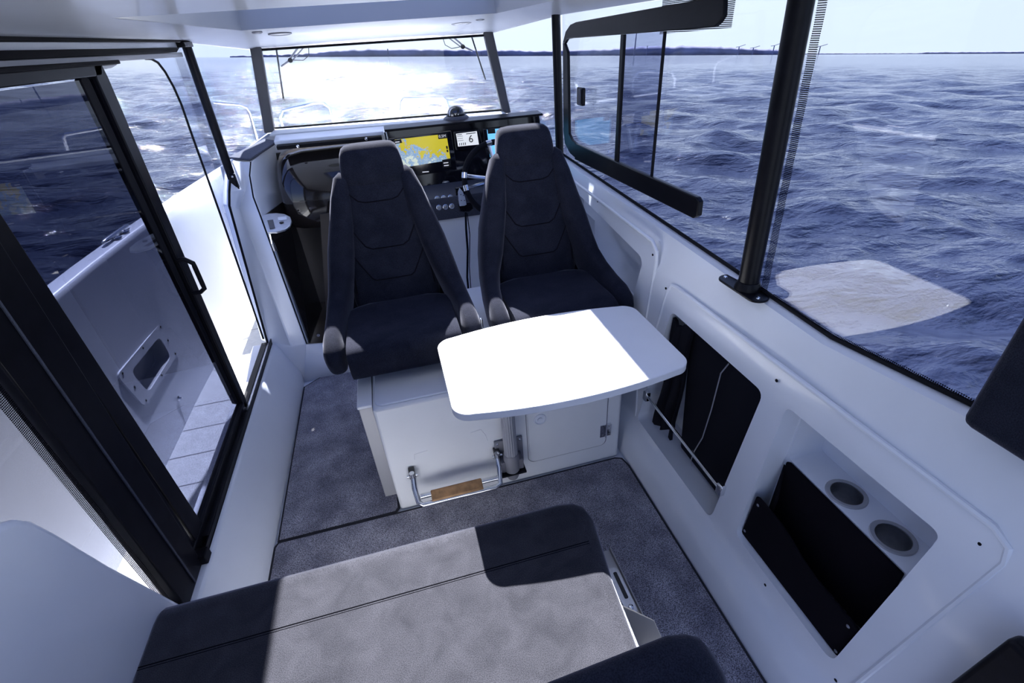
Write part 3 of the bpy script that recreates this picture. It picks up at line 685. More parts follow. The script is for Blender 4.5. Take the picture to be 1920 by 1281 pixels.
# inner sill
s0, s1 = BL + V(0.03, 0, -0.003), BR + V(-0.02, 0, -0.003)
o = build('trim_10', MB().prism([s0, s1, s1 + V(0.02, -0.07, -0.018), s0 + V(-0.03, -0.07, -0.018)], (0, 0, -0.012)), mat('sill_grey', (0.55, 0.58, 0.62), 0.35), bevel=0.003); o['kind'] = 'structure'
e0, e1 = V(-0.57, 3.08, 1.205), V(0.78, 3.08, 1.178)
o = build('trim_11', MB().prism([e0, e1, e1 + V(0.02, -0.14, -0.006), e0 + V(0, -0.09, -0.018)], (0, 0, -0.02)), GEL, bevel=0.005); o['kind'] = 'structure'

# wipers
for k, (px, s, lab) in enumerate(((-0.46, 1, 'left windshield wiper hanging from the top of the glass outside'), (0.60, -1, 'right windshield wiper hanging from the top of the glass outside'))):
    w = empty('wiper', (px, 3.22, 1.59), lab, 'wiper', None)
    tip = V(px - 0.035, 3.22, 1.366) if k == 0 else V(px + 0.062, 3.22, 1.368)
    build('blade', MB().tube([(px, 3.22, 1.60), tip], 0.0045, 8), BLKG, w)
    build('arm', MB().tube([(px + s * 0.11, 3.225, 1.60), (px + s * 0.04, 3.225, 1.54), (px + s * 0.0, 3.222, 1.52)], 0.005, 8), GREYM, w)
    build('arm', MB().tube([(px + s * 0.14, 3.225, 1.60), (px + s * 0.06, 3.225, 1.54)], 0.0035, 8), GREYM, w)
    build('pivot', MB().lathe([(0.012, 0), (0.012, 0.02)], (px + s * 0.055, 3.215, 1.545), (0, 1, 0), 12), BLK, w)
    build('hose', MB().tube([(px + s * .07, 3.225, 1.545), (px + s * .12, 3.225, 1.54), (px + s * .155, 3.225, 1.56), (px + s * .165, 3.225, 1.60)], 0.002, 6), BLK, w)

# ------------------------------------------------------------------ ceiling with open hatch
def ringplate(outer, inner, z_o, z_i, th):
    pass
HX0, HX1, HY0, HY1 = -0.49, 0.615, 1.35, 2.60
cb = MB()
o_ = [(-0.86, -0.5, 1.668), (0.975, -0.5, 1.668), (0.975, 2.72, 1.655), (0.70, 3.17, 1.598), (-0.57, 3.17, 1.607), (-0.86, 3.0, 1.66)]
hz = 1.675
inn = [(HX0, HY0, hz), (HX1, HY0, hz), (HX1, HY1, hz), (HX0, HY1, hz)]
mid = [(-0.42, 2.95, 1.655), (0.53, 2.95, 1.650)]
vs = [Vector(p) for p in o_ + inn + mid]
faces = [(0, 1, 7, 6), (1, 2, 8, 7), (2, 3, 11, 8), (3, 4, 10, 11), (4, 5, 9, 10), (5, 0, 6, 9), (9, 8, 11, 10)]
cb.add(vs, faces)
up = [v + V(0, 0, 0.13) for v in vs]
top = [V(v.x, v.y + (0.09 if i in (8, 9) else 0), 1.80) for i, v in enumerate(vs)]
nV = len(vs)
cb.add(top, [f[::-1] for f in faces])
cb.add([vs[i] for i in range(6)] + [top[i] for i in range(6)], [(i, (i + 1) % 6, 6 + (i + 1) % 6, 6 + i) for i in range(6)])
lo4 = [vs[i] for i in (6, 7, 8, 9)]; hi4 = [top[6], top[7], top[8], top[9]]
cb.add(lo4 + hi4, [((i + 1) % 4, i, 4 + i, 4 + (i + 1) % 4) for i in range(4)])
o = build('ceiling', cb, GEL, smooth=25); o['kind'] = 'structure'
lin = MB()
for a, b in ((8, 9), (9, 6), (7, 8)):
    pa, pb, ta, tb_ = vs[a], vs[b], hi4[a - 6], hi4[b - 6]
    c0 = Vector(((HX0 + HX1) / 2, 2.0, 1.7)); off = lambda p: p + (c0 - p).normalized() * 0.004
    lin.prism([off(pa), off(pb), off(tb_), off(ta)], ((c0 - (pa + pb) / 2) * 0.004))
o = build('trim_14', lin, FIL); o['kind'] = 'structure'
# hatch panel slid aft on the roof
o = build('roof_hatch', MB().box((-0.56, 0.20, 1.82), (0.69, 1.40, 1.85)), BLK, bevel=0.01); tag(o, 'dark sliding roof hatch pushed back above the cabin', 'hatch')
o = build('roof_visor', MB().prism([(-1.0, 2.95, 1.685), (1.12, 2.95, 1.685), (1.05, 3.2, 1.685), (0.85, 3.62, 1.70), (-0.75, 3.62, 1.705), (-0.95, 3.2, 1.69)], (0, 0, 0.04)), GEL, bevel=0.01); o['kind'] = 'structure'
# downlights
for k, (px, py, r, lab) in enumerate(((525, 63, 0.052, 'large round ceiling speaker, left of the pair above the windshield'), (865, 43, 0.052, 'large round ceiling speaker, right of the pair above the windshield'), (482, 60, 0.022, 'small round ceiling spotlight beside the left speaker'), (900, 36, 0.022, 'small round ceiling spotlight beside the right speaker'))):
    d = at(px, py, 2, 1.6); 
    # intersect the sloped front panel between (y 2.6,z 1.675) and (y 2.95,z 1.653)
    best = None
    for i in range(200):
        y = 2.55 + i * 0.003; q = at(px, py, 1, y); zc = 1.675 - (y - 2.6) * 0.0643
        if best is None or abs(q.z - zc) < best[0]: best = (abs(q.z - zc), q)
    q = best[1]
    nm = 'ceiling_speaker' if k < 2 else 'ceiling_light'
    e = empty(nm, q, lab, 'speaker' if k < 2 else 'light')
    build('ring', MB().lathe([(r, 0.002), (r, -0.004), (r * 0.86, -0.005), (r * 0.82, -0.002)], q, (0, 0.064, 1), 32, cap=False), GREYM, e)
    build('grille', MB().lathe([(r * 0.84, 0.004), (r * 0.84, -0.0025), (r * .4, -0.004)], q, (0, 0.064, 1), 32), FIL if k < 2 else GELW, e)

# ------------------------------------------------------------------ foredeck and bow rails
o = build('foredeck', MB().rings([[(-w, y, z - 1.2), (-w, y, z), (0.1, y, z + 0.04), (w + 0.15, y, z), (w + 0.15, y, z - 1.2)] for y, w, z in ((3.19, 1.0, 0.80), (4.2, 0.95, 0.78), (5.2, 0.7, 0.76), (6.2, 0.25, 0.75))]), GEL); o['kind'] = 'structure'
o = build('trim_15', MB().add([(-0.865, 2.98, 1.09), (-0.62, 3.175, 1.205), (0.77, 3.175, 1.178), (0.975, 2.70, 0.99), (1.0, 2.72, 0.6), (0.95, 3.3, 0.6), (-0.9, 3.3, 0.6), (-0.9, 2.9, 0.6)],
    [(0, 1, 6, 7), (1, 2, 5, 6), (2, 3, 4, 5)]), GEL, smooth=20); o['kind'] = 'structure'
sd = o.modifiers.new('s', 'SOLIDIFY'); sd.thickness = 0.012; sd.offset = 0
YR = 4.4
def rail(name, pts, r, lab):
    e = empty(name, pts[0], lab, 'rail')
    build('bar', MB().tube(pts, r, 10), STEEL, e); return e
a, b, c, d = at(525, 222, 1, YR), at(530, 207, 1, YR), at(590, 193, 1, YR), at(606, 193, 1, YR)
e = rail('bow_rail', [V(a.x, YR, 0.8), a, b, c, d, at(618, 203, 1, YR), V(at(630, 240, 1, YR).x, YR, 0.8)], 0.011, 'polished steel bow rail loop seen through the left half of windshield')
e = rail('bow_rail', [V(at(748, 240, 1, YR).x, YR, 0.8), at(751, 215, 1, YR), at(753, 190, 1, YR), at(757, 184, 1, YR), at(830, 183, 1, YR), at(836, 188, 1, YR), at(841, 205, 1, YR), V(at(846, 230, 1, YR).x, YR, 0.8)], 0.011, 'polished steel bow rail loop seen through the middle of windshield')
e = rail('bow_rail', [at(400, 192, 1, 3.9), at(448, 196, 1, 3.95), at(462, 201, 1, 3.98), at(468, 212, 1, 4.0), V(at(470, 235, 1, 4.0).x, 4.0, 0.8)], 0.009, 'thin steel bow rail seen through the front quarter glass on port side')

# ------------------------------------------------------------------ floor coverings
def carpet(name, pts, lab, z=0.0):
    e = empty(name, (pts[0][0], pts[0][1], z), lab, 'carpet')
    P = [V(x, y, z) for x, y in pts]
    c = sum(P, Vector()) / len(P)
    build('pile', MB().prism([c + (p - c) * 0.996 for p in P], (0, 0, 0.014)), CARPET, e, bevel=0.003)
    build('binding', MB().tube([p + V(0, 0, 0.008) for p in P], 0.0065, 8, closed=True), BIND, e)
    return e
carpet('carpet', [(-0.680, 0.862 + 0.49), (-0.235, 1.352), (-0.222, 1.37), (-0.218, 2.30), (-0.35, 2.42), (-0.60, 2.425), (-0.683, 2.36)], 'grey carpet on the passage floor left of the white seat box')
carpet('carpet', [(-0.690, -0.7), (-0.690, 1.325), (-0.680, 1.342), (-0.205, 1.342), (0.715, 1.345), (0.740, 1.335), (0.750, 1.29), (0.752, 0.30), (0.752, -0.7)], 'wide grey carpet on the main cabin floor around the bench', 0.0)

# ------------------------------------------------------------------ seat box (locker) with footrest
bxo = empty('seat_locker', (0.26, 1.36, 0), 'white locker box with cupboard door carrying both grey seats', 'locker')
YF = 1.362
build('body', MB().box((-0.214, YF, 0.0), (0.735, 2.18, 0.532)), GELW, bxo, bevel=0.012)
build('lid', MB().prism([(a, b, 0.531) for a, b in rr(-0.205, 0.725, YF + 0.012, 2.16, 0.03)], (0, 0, 0.008)), GEL, bxo, bevel=0.004)
sp = build('side_panel', MB().box((-0.262, 1.392, 0.065), (-0.2145, 2.12, 0.525)), ALUM, bxo, bevel=0.003)
build('side_panel_top', MB().box((-0.265, 1.388, 0.525), (-0.214, 2.12, 0.538)), GELW, bxo, bevel=0.003)
dpts = rr(0.335, 0.668, 0.10, 0.50, 0.025)
dd = build('door', MB().prism([(a, YF - 0.0005, b) for a, b in dpts], (0, -0.006, 0)), GELW, bxo, bevel=0.002)
build('door_gap', MB().tube([(a, YF - 0.0005, b) for a, b in rr(0.330, 0.673, 0.095, 0.505, 0.028)], 0.0014, 6, closed=True), GREYM, bxo)
build('latch', MB().lathe([(0.026, 0), (0.026, 0.004), (0.022, 0.006), (0.019, 0.002), (0.010, 0.002), (0.009, 0.005)], (0.384, YF - 0.006, 0.325), (0, -1, 0), 28), GEL, dd)
hg = build('hinge', MB().box((0.641, YF - 0.010, 0.150), (0.663, YF - 0.006, 0.215)).box((0.669, YF - 0.010, 0.152), (0.690, YF - 0.0, 0.213)).tube([(0.666, YF - 0.011, 0.148), (0.666, YF - 0.011, 0.217)], 0.004, 8), STEEL, bxo)
for x in (0.652, 0.680):
    for z in (0.162, 0.183, 0.204):
        build('screw', MB().lathe([(0.0032, 0), (0.0015, 0.0012)], (x, YF - 0.010, z), (0, -1, 0), 8), GREYM, hg)
for pts in ([(-0.115, 0.26), (-0.11, 0.285), (-0.06, 0.29)], [(0.11, 0.33), (0.15, 0.335), (0.165, 0.30), (0.17, 0.27)]):
    build('moulded_mark', MB().tube([(a, YF + 0.001, b) for a, b in pts], 0.003, 6), GELW, bxo)

fr = empty('footrest', (0.035, YF, 0.2), 'polished steel folding footrest with teak tread on the white box front', 'footrest')
q0 = [V(-0.132, 1.338, 0.205), V(-0.135, 1.305, 0.170), V(-0.128, 1.262, 0.138), V(-0.113, 1.250, 0.130), V(0.165, 1.250, 0.130), V(0.186, 1.256, 0.137), V(0.196, 1.305, 0.170), V(0.196, 1.338, 0.205)]
build('tube_frame', MB().tube(q0, 0.0105, 14), STEEL, fr)
build('cross_bar', MB().tube([(-0.118, 1.278, 0.147), (0.182, 1.278, 0.147)], 0.010, 14), STEEL, fr)
build('tread', MB().prism([(x, y, z) for x, y, z in ((-0.078, 1.246, 0.139), (0.118, 1.246, 0.139), (0.118, 1.284, 0.157), (-0.078, 1.284, 0.157))], (0, -0.007, 0.014)), WOOD, fr, bevel=0.005)
for x in (-0.134, 0.198):
    bk = build('bracket', MB().prism([(x - 0.012, YF - 0.002, 0.160), (x - 0.012, YF - 0.034, 0.195), (x - 0.012, YF - 0.036, 0.222), (x - 0.012, YF - 0.002, 0.232)], (0.024, 0, 0)), BLKG, fr, bevel=0.004)
    build('pin', MB().tube([(x - 0.020, 1.337, 0.205), (x + 0.020, 1.337, 0.205)], 0.006, 12), STEEL, bk)
    build('stop', MB().tube([(x, 1.330, 0.205), (x, 1.330, 0.226)], 0.010, 12), STEEL, bk)

# ------------------------------------------------------------------ table
tb = empty('table', (0.42, 1.26, 0.06), 'white rectangular table with bowed edges and rounded corners on a grey pole', 'table')
TZ = 0.722; pts = []
x0, x1, y0, y1, r = 0.044, 0.776, 1.012, 1.430, 0.054
def edge(xa, xb, y, bow, n=14):
    return [(xa + (xb - xa) * k / n, y + bow * (1 - (2 * k / n - 1) ** 2)) for k in range(n + 1)]
def arc(cx, cy, a0, a1, n=8): return [(cx + r * math.cos(math.radians(a0 + (a1 - a0) * k / n)), cy + r * math.sin(math.radians(a0 + (a1 - a0) * k / n))) for k in range(n + 1)]
pts = edge(x0 + r, x1 - r, y0, -0.032) + arc(x1 - r, y0 + r, -90 + 8, 0) + arc(x1 - r, y1 - r, 0, 82) + edge(x1 - r, x0 + r, y1, 0.032) + arc(x0 + r, y1 - r, 98, 180) + arc(x0 + r, y0 + r, 180, 262)
cl_ = [pts[0]]
for p in pts[1:]:
    if (p[0] - cl_[-1][0]) ** 2 + (p[1] - cl_[-1][1]) ** 2 > 1e-7: cl_.append(p)
if (cl_[0][0] - cl_[-1][0]) ** 2 + (cl_[0][1] - cl_[-1][1]) ** 2 < 1e-7: cl_.pop()
build('tabletop', MB().prism([(a, b, TZ - 0.026) for a, b in cl_], (0, 0, 0.026)), GELW, tb, bevel=0.003)
PX, PY = 0.250, 1.316
n = 72
R = [[(PX + (0.0250 + (0.0012 if (k // 2) % 2 else 0)) * math.cos(2 * math.pi * k / n), PY + (0.0250 + (0.0012 if (k // 2) % 2 else 0)) * math.sin(2 * math.pi * k / n), z) for k in range(n)] for z in (0.18, TZ - 0.026)]
build('pole', MB().rings(R), mat('ribbed_grey', (0.40, 0.41, 0.45), 0.45, metal=0.4), tb, smooth=20)
build('under_plate', MB().lathe([(0.06, 0), (0.06, 0.006)], (PX, PY, TZ - 0.033), n=24), GREYM, tb)
bkt = build('bracket', MB().box((PX - 0.056, YF - 0.012, 0.125), (PX + 0.058, YF - 0.001, 0.262)), GREYM, tb, bevel=0.003)
build('clamp_sleeve', MB().lathe([(0.0265, 0.128), (0.030, 0.132), (0.031, 0.205), (0.030, 0.218), (0.0265, 0.223)], (PX, PY, 0.0), n=28, cap=False), GREYM, tb)
build('pole_end', MB().lathe([(0.012, 0.086), (0.021, 0.090), (0.0250, 0.100), (0.0255, 0.15)], (PX, PY, 0.0), n=28), GREYM, tb)
build('clamp_block', MB().box((PX - 0.044, 1.302, 0.136), (PX + 0.046, YF - 0.010, 0.190)), mat('clamp_grey', (0.16, 0.16, 0.19), 0.35), tb, bevel=0.004)
build('clamp_lip', MB().box((PX - 0.050, 1.285, 0.126), (PX + 0.052, 1.352, 0.136)), BLK, tb, bevel=0.003)
for dx, z in ((-0.044, 0.248), (0.046, 0.248), (0.050, 0.14)):
    build('screw', MB().lathe([(0.006, 0), (0.003, 0.003)], (PX + dx, YF - 0.012, z), (0, -1, 0), 10), STEEL, bkt)

# ------------------------------------------------------------------ helm seats (both face aft)
def make_seat(cx, label):
    t = empty('helm_seat', (cx, 1.75, 0.54), label, 'seat', 'grey velour helm seats on the white box')
    S = lambda *p: (cx + p[0], p[1], p[2])
    # back pad: horizontal superellipse rows
    BK = ((0.64, 1.90, 0.165, 0.05), (0.70, 1.91, 0.178, 0.062), (0.80, 1.928, 0.172, 0.066), (0.90, 1.948, 0.156, 0.062), (1.00, 1.968, 0.140, 0.060), (1.09, 1.988, 0.124, 0.058), (1.150, 2.000, 0.117, 0.056), (1.165, 2.002, 0.110, 0.05))
    bk = build('backrest', MB().sweep([(S(0, y, z), (w, 0, 0), (0, d, 0)) for z, y, w, d in BK], 36, 4.0), VEL, t, smooth=60)
    HD = ((1.138, 1.996, 0.104, 0.046), (1.148, 1.998, 0.118, 0.056), (1.178, 2.008, 0.1205, 0.060), (1.218, 2.018, 0.117, 0.060), (1.248, 2.026, 0.111, 0.056), (1.266, 2.030, 0.103, 0.048), (1.276, 2.032, 0.090, 0.036), (1.280, 2.032, 0.070, 0.024))
    build('headrest', MB().sweep([(S(0, y, z), (w, 0, 0), (0, d, 0)) for z, y, w, d in HD], 40, 3.6), VEL, t, smooth=60)
    # shell behind
    SH = ((0.60, 1.955, 0.235, 0.04), (0.75, 1.975, 0.243, 0.045), (0.90, 2.00, 0.220, 0.045), (1.02, 2.02, 0.188, 0.042), (1.12, 2.035, 0.157, 0.038), (1.175, 2.04, 0.122, 0.032), (1.19, 2.04, 0.10, 0.02))
    build('back_shell', MB().sweep([(S(0, y, z), (w, 0, 0), (0, d, 0)) for z, y, w, d in SH], 32, 3.2), VEL, t, smooth=60)
    # side bolsters running from the shoulders down into the armrests
    for s in (-1, 1):
        path = [((0.112, 2.004, 1.180), 0.018, 0.022), ((0.121, 1.996, 1.163), 0.031, 0.042), ((0.137, 1.980, 1.095), 0.041, 0.058), ((0.157, 1.960, 1.00), 0.049, 0.072), ((0.181, 1.935, 0.905), 0.053, 0.084),
                ((0.203, 1.900, 0.81), 0.051, 0.090), ((0.224, 1.85, 0.735), 0.043, 0.090), ((0.240, 1.76, 0.690), 0.038, 0.082), ((0.249, 1.66, 0.668), 0.037, 0.076), ((0.251, 1.58, 0.660), 0.038, 0.076), ((0.251, 1.535, 0.650), 0.036, 0.070), ((0.250, 1.510, 0.640), 0.027, 0.052), ((0.250, 1.504, 0.635), 0.014, 0.034)]
        rows = []
        for i, (p, a, b) in enumerate(path):
            nx = path[min(i + 1, len(path) - 1)][0]; pv = path[max(i - 1, 0)][0]
            tg = (Vector(nx) - Vector(pv)).normalized(); tg = Vector((tg.x * s, tg.y, tg.z))
            A = Vector((1, 0, 0)); A = (A - tg * A.dot(tg)).normalized(); B = tg.cross(A).normalized()
            rows.append((S(p[0] * s, p[1], p[2]), A * a, B * b))
        build('side_bolster', MB().sweep(rows, 24, 2.7), VEL, t, smooth=60)
    # seat cushion (thick front lip)
    prof = [(1.490, 0.585), (1.478, 0.60), (1.472, 0.64), (1.473, 0.672), (1.483, 0.694), (1.503, 0.706), (1.55, 0.710), (1.62, 0.703), (1.75, 0.698), (1.86, 0.704), (1.885, 0.698), (1.885, 0.60), (1.70, 0.575), (1.50, 0.575)]
    R = []
    for u, sh, cr in ((-0.196, 0.016, 0.0), (-0.203, 0.008, 0.0), (-0.204, 0.0, 0.0), (-0.198, -0.0, 0.006), (-0.17, -0.004, 0.004), (-0.08, -0.004, -0.001), (0, -0.004, -0.002), (0.08, -0.004, -0.001), (0.17, -0.004, 0.004), (0.198, 0, 0.006), (0.204, 0, 0), (0.203, 0.008, 0), (0.196, 0.016, 0)):
        ring = []
        for y, z in prof:
            yc, zc = 1.66, 0.645
            k = 1 - sh * (6 if sh > 0 else 0.0)
            if abs(u) > 0.19:
                yy = yc + (y - yc) * (1 - sh * 1.2); zz = zc + (z - zc) * (1 - sh * 16)
            else: yy, zz = y, z + (cr if z > 0.66 else 0)
            # rear corners tuck in
            if y > 1.8: yy -= 0.06 * (abs(u) / 0.2) ** 3
            ring.append(S(u, yy, zz))
        R.append(ring)
    build('seat_cushion', MB().rings(R), VEL, t, smooth=60, sub=1)
    # seams
    def yfront(x, z):
        rs = BK
        z = min(max(z, 0.64), 1.159)
        for a, b in zip(rs, rs[1:]):
            if a[0] <= z <= b[0]:
                k = (z - a[0]) / (b[0] - a[0]); y, w, d = [a[i] + (b[i] - a[i]) * k for i in (1, 2, 3)]
        q = min(abs(x) / w, 0.985); return y - d * (1 - q ** 4) ** 0.25
    def seam(pl):
        P = []
        for (xa, za), (xb, zb) in zip(pl, pl[1:]):
            for k in range(8):
                x, z = xa + (xb - xa) * k / 8, za + (zb - za) * k / 8; P.append(S(x, yfront(x, z) - 0.0003, z))
        build('seam', MB().tube(P, 0.0024, 6), SEAM, bk)
    seam([(-0.105, 1.12), (-0.075, 1.092), (-0.05, 1.085), (0.05, 1.085), (0.075, 1.092), (0.105, 1.12)])
    seam([(-0.13, 1.00), (-0.085, 0.925), (-0.06, 0.912), (0.06, 0.912), (0.085, 0.925), (0.13, 1.00)])
    seam([(-0.145, 0.90), (-0.085, 0.80), (-0.07, 0.79), (0.07, 0.79), (0.085, 0.80), (0.145, 0.90)])
    seam([(-0.11, 1.12), (-0.128, 1.0), (-0.148, 0.88), (-0.160, 0.72)]); seam([(0.11, 1.12), (0.128, 1.0), (0.148, 0.88), (0.160, 0.72)])
    # pedestal / slide under cushion
    build('pedestal', MB().box((cx - 0.15, 1.56, 0.540), (cx + 0.15, 1.95, 0.585)), BLK, t, bevel=0.008)
    return t
LS = make_seat(-0.062, 'dark grey velour helm seat on the left side of the white box')
def copy_tree(o, parent=None):
    c = o.copy(); COL.objects.link(c)
    if parent: c.parent = parent; c.matrix_parent_inverse = o.matrix_parent_inverse.copy()
    for ch in list(o.children): copy_tree(ch, c)
    return c
RS_ = copy_tree(LS); RS_.location.x += 0.614
RS_['label'] = 'dark grey velour helm seat in front of the steering wheel, right of the other'
# small bracket between the seats
o = build('seat_swivel_lever', MB().box((0.225, 1.60, 0.54), (0.25, 1.66, 0.60)).box((0.232, 1.62, 0.60), (0.244, 1.64, 0.66)), STEEL, bevel=0.004)
tag(o, 'small steel lever on the locker top between the two seats', 'lever')

# ------------------------------------------------------------------ bench and backrest
bn = empty('bench', (-0.2, 0.6, 0.0), 'long grey velour bench cushion across the front of the picture, half in sun', 'bench')
SZ = 0.40
prof = [(0.915, 0.33), (0.918, 0.36), (0.910, 0.385), (0.893, 0.398), (0.868, 0.402), (0.70, 0.402), (0.30, 0.402), (0.10, 0.398), (0.06, 0.36), (0.06, 0.29), (0.10, 0.285), (0.90, 0.285), (0.912, 0.30)]
R = []
for x, sh, rc in ((-0.800, 0.03, 0.02), (-0.796, 0.012, 0.008), (-0.785, 0, 0), (-0.60, 0, 0), (-0.2, 0, 0), (0.1, 0, 0), (0.30, 0, 0.0), (0.345, 0, 0.008), (0.368, 0.005, 0.022), (0.380, 0.02, 0.045), (0.383, 0.035, 0.065)):
    ring = []
    for y, z in prof:
        zz = 0.345 + (z - 0.345) * (1 - sh * 10); yy = y - (rc if y > 0.5 else -rc)
        ring.append((x - 0.045 * min(1, max(0, (x - 0.1) / 0.25)) * min(1, max(0, (0.86 - y) / 0.3)), yy, zz))
    R.append(ring)
cu = build('seat_cushion', MB().rings(R), VELB, bn, smooth=50)
build('seam', MB().tube([(x, 0.756, 0.402) for x in np.linspace(-0.79, 0.34, 12)], 0.0015, 6), SEAM, cu)
build('seam', MB().tube([(x, 0.750, 0.402) for x in np.linspace(-0.79, 0.34, 12)], 0.0009, 6), SEAM, cu)
build('base', MB().box((-0.685, 0.12, 0.016), (0.28, 0.872, 0.285)), GEL, bn, bevel=0.01)
# backrest slab near the camera
bb = empty('bolster_cushion', (0.0, 0.2, 0.4), 'rounded dark velour backrest cushion at the bottom edge, nearest the camera', 'cushion')
tl, trr = at(1000, 1262, 1, 0.30), at(1268, 1158, 1, 0.30)
rows = []
for x, w in ((-0.75, 1), (-0.3, 1), (0.0, 1), (0.12, 1), (0.20, 1), (0.26, 1.0), (0.295, 0.93), (0.318, 0.8), (0.332, 0.55), (0.338, 0.3)):
    zt = 0.862 + 0.035 * max(0, min(1, x / 0.25))
    h = (zt - 0.42) / 2; lean = 0.05 * (1 if x > 0.2 else 0) * min(1, (x - 0.2) / 0.12)
    rows.append(((x + lean * .4, 0.245, 0.42 + h - (1 - w) * 0.03), (0, 0.052 * w + 0.002, 0), (-lean * 0.9, 0, h * (1 - (1 - w) * 0.22))))
cb_ = build('cushion', MB().sweep(rows, 36, 4.5), VEL, bb, smooth=60)
# hinge hardware at the bench end
hm = build('hinge_frame', MB().box((0.29, 0.35, 0.245), (0.335, 0.78, 0.255)), ALUM, bn)
hm['label'] = 'bare aluminium hinge frame'
build('slide_rail', MB().box((0.335, 0.30, 0.255), (0.432, 0.80, 0.262)).box((0.428, 0.30, 0.255), (0.432, 0.80, 0.275)), ALUM, hm, bevel=0.0015)
sl_ = build('slotted_plate', MB().prism([(x, y, 0.264) for x, y in rr(0.375, 0.424, 0.60, 0.74, 0.014)], (0, 0, 0.004)), ALU, hm)
build('slot', MB().prism([(x, y, 0.268) for x, y in rr(0.405, 0.416, 0.645, 0.725, 0.004)], (0, 0, 0.001)), INK, hm)
build('slot', MB().prism([(x, y, 0.268) for x, y in rr(0.382, 0.391, 0.645, 0.70, 0.003)], (0, 0, 0.001)), INK, hm)
build('bolt', MB().lathe([(0.008, 0), (0.007, 0.004), (0.002, 0.006)], (0.410, 0.620, 0.268), n=14), STEEL, hm)
build('arm', MB().tube([(0.376, 0.715, 0.285), (0.384, 0.63, 0.278), (0.392, 0.58, 0.275)], 0.006, 8), STEEL, hm)
build('knuckle', MB().box((0.352, 0.695, 0.262), (0.380, 0.72, 0.30)), ALU, hm, bevel=0.003)
A0, A1, A2, A3 = at(1140, 1122, 2, 0.345), at(1226, 1163, 2, 0.345), at(1186, 1192, 2, 0.26), at(1160, 1150, 2, 0.27)
build('angled_plate', MB().prism([A0, A1, A1 + V(0.02, -0.06, -0.07), V(A0.x + 0.01, A0.y - 0.06, 0.265)], (0.0, -0.004, -0.003)), ALUM, hm)
build('bolt', MB().lathe([(0.010, 0), (0.010, 0.006), (0.004, 0.010)], (0.372, 0.545, 0.275), (0.3, 0.2, 1), 14), STEEL, hm)

# ------------------------------------------------------------------ helm: dash, screens, wheel
ds = empty('dashboard', (0.45, 2.9, 0.0), 'black helm dashboard with screen panel behind the seats', 'dashboard')
YD = 2.90
D0, D1 = at(722, 243, 1, YD), at(1012, 213, 1, YD)
build('hood', MB().prism([D0 + V(-0.005, -0.05, -0.006), D1 + V(0.005, -0.05, -0.006), D1 + V(0.005, 0.05, 0.0), D0 + V(-0.005, 0.05, 0.0)], (0, 0, 0.012)), BLK, ds, bevel=0.004)
build('panel', MB().prism([(D0.x + 0.005, YD, D0.z - 0.005), (D1.x - 0.003, YD, D1.z - 0.005), (D1.x + 0.03, YD - 0.03, 0.86), (0.05, YD - 0.03, 0.86)], (0, 0.03, 0)), BLKG, ds, bevel=0.003)
build('left_cheek', MB().box((D0.x - 0.012, YD - 0.045, 1.0), (D0.x + 0.004, YD + 0.02, D0.z - 0.004)), STEEL, ds, bevel=0.003)
build('shelf', MB().prism([(0.08, 2.64, 0.865), (0.90, 2.64, 0.865), (0.90, 2.90, 0.885), (0.08, 2.90, 0.885)], (0, 0, -0.02)), GREYD, ds, bevel=0.004)
build('switch_panel', MB().prism([(0.08, 2.64, 0.855), (0.88, 2.64, 0.855), (0.88, 2.665, 0.735), (0.08, 2.665, 0.735)], (0, 0.03, 0)), GREYD, ds, bevel=0.003)
build('console_base', MB().box((0.0, 2.68, 0.0), (0.80, 2.9, 0.74)), GELW, ds, bevel=0.012)
def quad_at(px, y, th, inset=0):
    P = [at(a, b, 1, y) for a, b in px]; return MB().prism(P, (0, th, 0))
cp = empty('chartplotter', at(798, 290, 1, 2.88), 'large chartplotter screen showing yellow land and blue water', 'screen')
build('bezel', quad_at([(722, 262), (846, 246), (857, 318), (737, 337)], 2.872, 0.018), BLKG, cp, bevel=0.003)
scx = [(740, 262), (837, 251), (845, 300), (752, 315)]
P = [at(a, b, 1, 2.870) for a, b in scx]; cc = sum(P, Vector()) / 4
m_ = MB().prism([p - cc for p in P], (0, 0.002, 0)); o = build('display', m_, CHART, None); o.location = cc; o.parent = cp; o.matrix_parent_inverse = Matrix.Translation(-cp.location)
RX = Matrix.Rotation(math.radians(90), 4, 'X')
def lab(s, px, py, size, y, m, par, rot=0.0): return text('marking', s, size, at(px, py, 1, y), Matrix.Rotation(math.radians(rot), 4, 'Y') @ RX, m, par)
for px in ([(737, 263), (752, 261), (754, 268), (738, 270)], [(821, 252), (838, 250), (839, 259), (822, 261)], [(829, 300), (845, 297), (846, 313), (830, 316)], [(836, 274), (839, 273.6), (840, 279), (837, 279.5)], [(837, 281), (840, 280.6), (841, 285), (838, 285.5)]):
    build('data_box', quad_at(px, 2.8685, 0.001), INK, cp)
lab('0.5M', 829.5, 255.5, 0.020, 2.867, INKW, cp)
for px, py, w in ((745, 266, 8), (836, 305, 9), (837, 310, 9), (798, 322, 12)):
    build('marking', quad_at([(px - w / 2, py), (px + w / 2, py - 1), (px + w / 2, py + .8), (px - w / 2, py + 1.8)], 2.867, 0.0006), INKW, cp)
sd_ = empty('instrument_display', at(877, 263, 1, 2.88), 'small white instrument display showing the digit 6', 'screen')
build('bezel', quad_at([(852, 248), (898, 243), (906, 276), (856, 282)], 2.872, 0.02), BLKG, sd_, bevel=0.003)
build('display', quad_at([(855, 251), (894, 246), (898, 271), (859, 275)], 2.870, 0.002), LCD, sd_)
lab('6', 883, 261, 0.055, 2.868, INK, sd_)
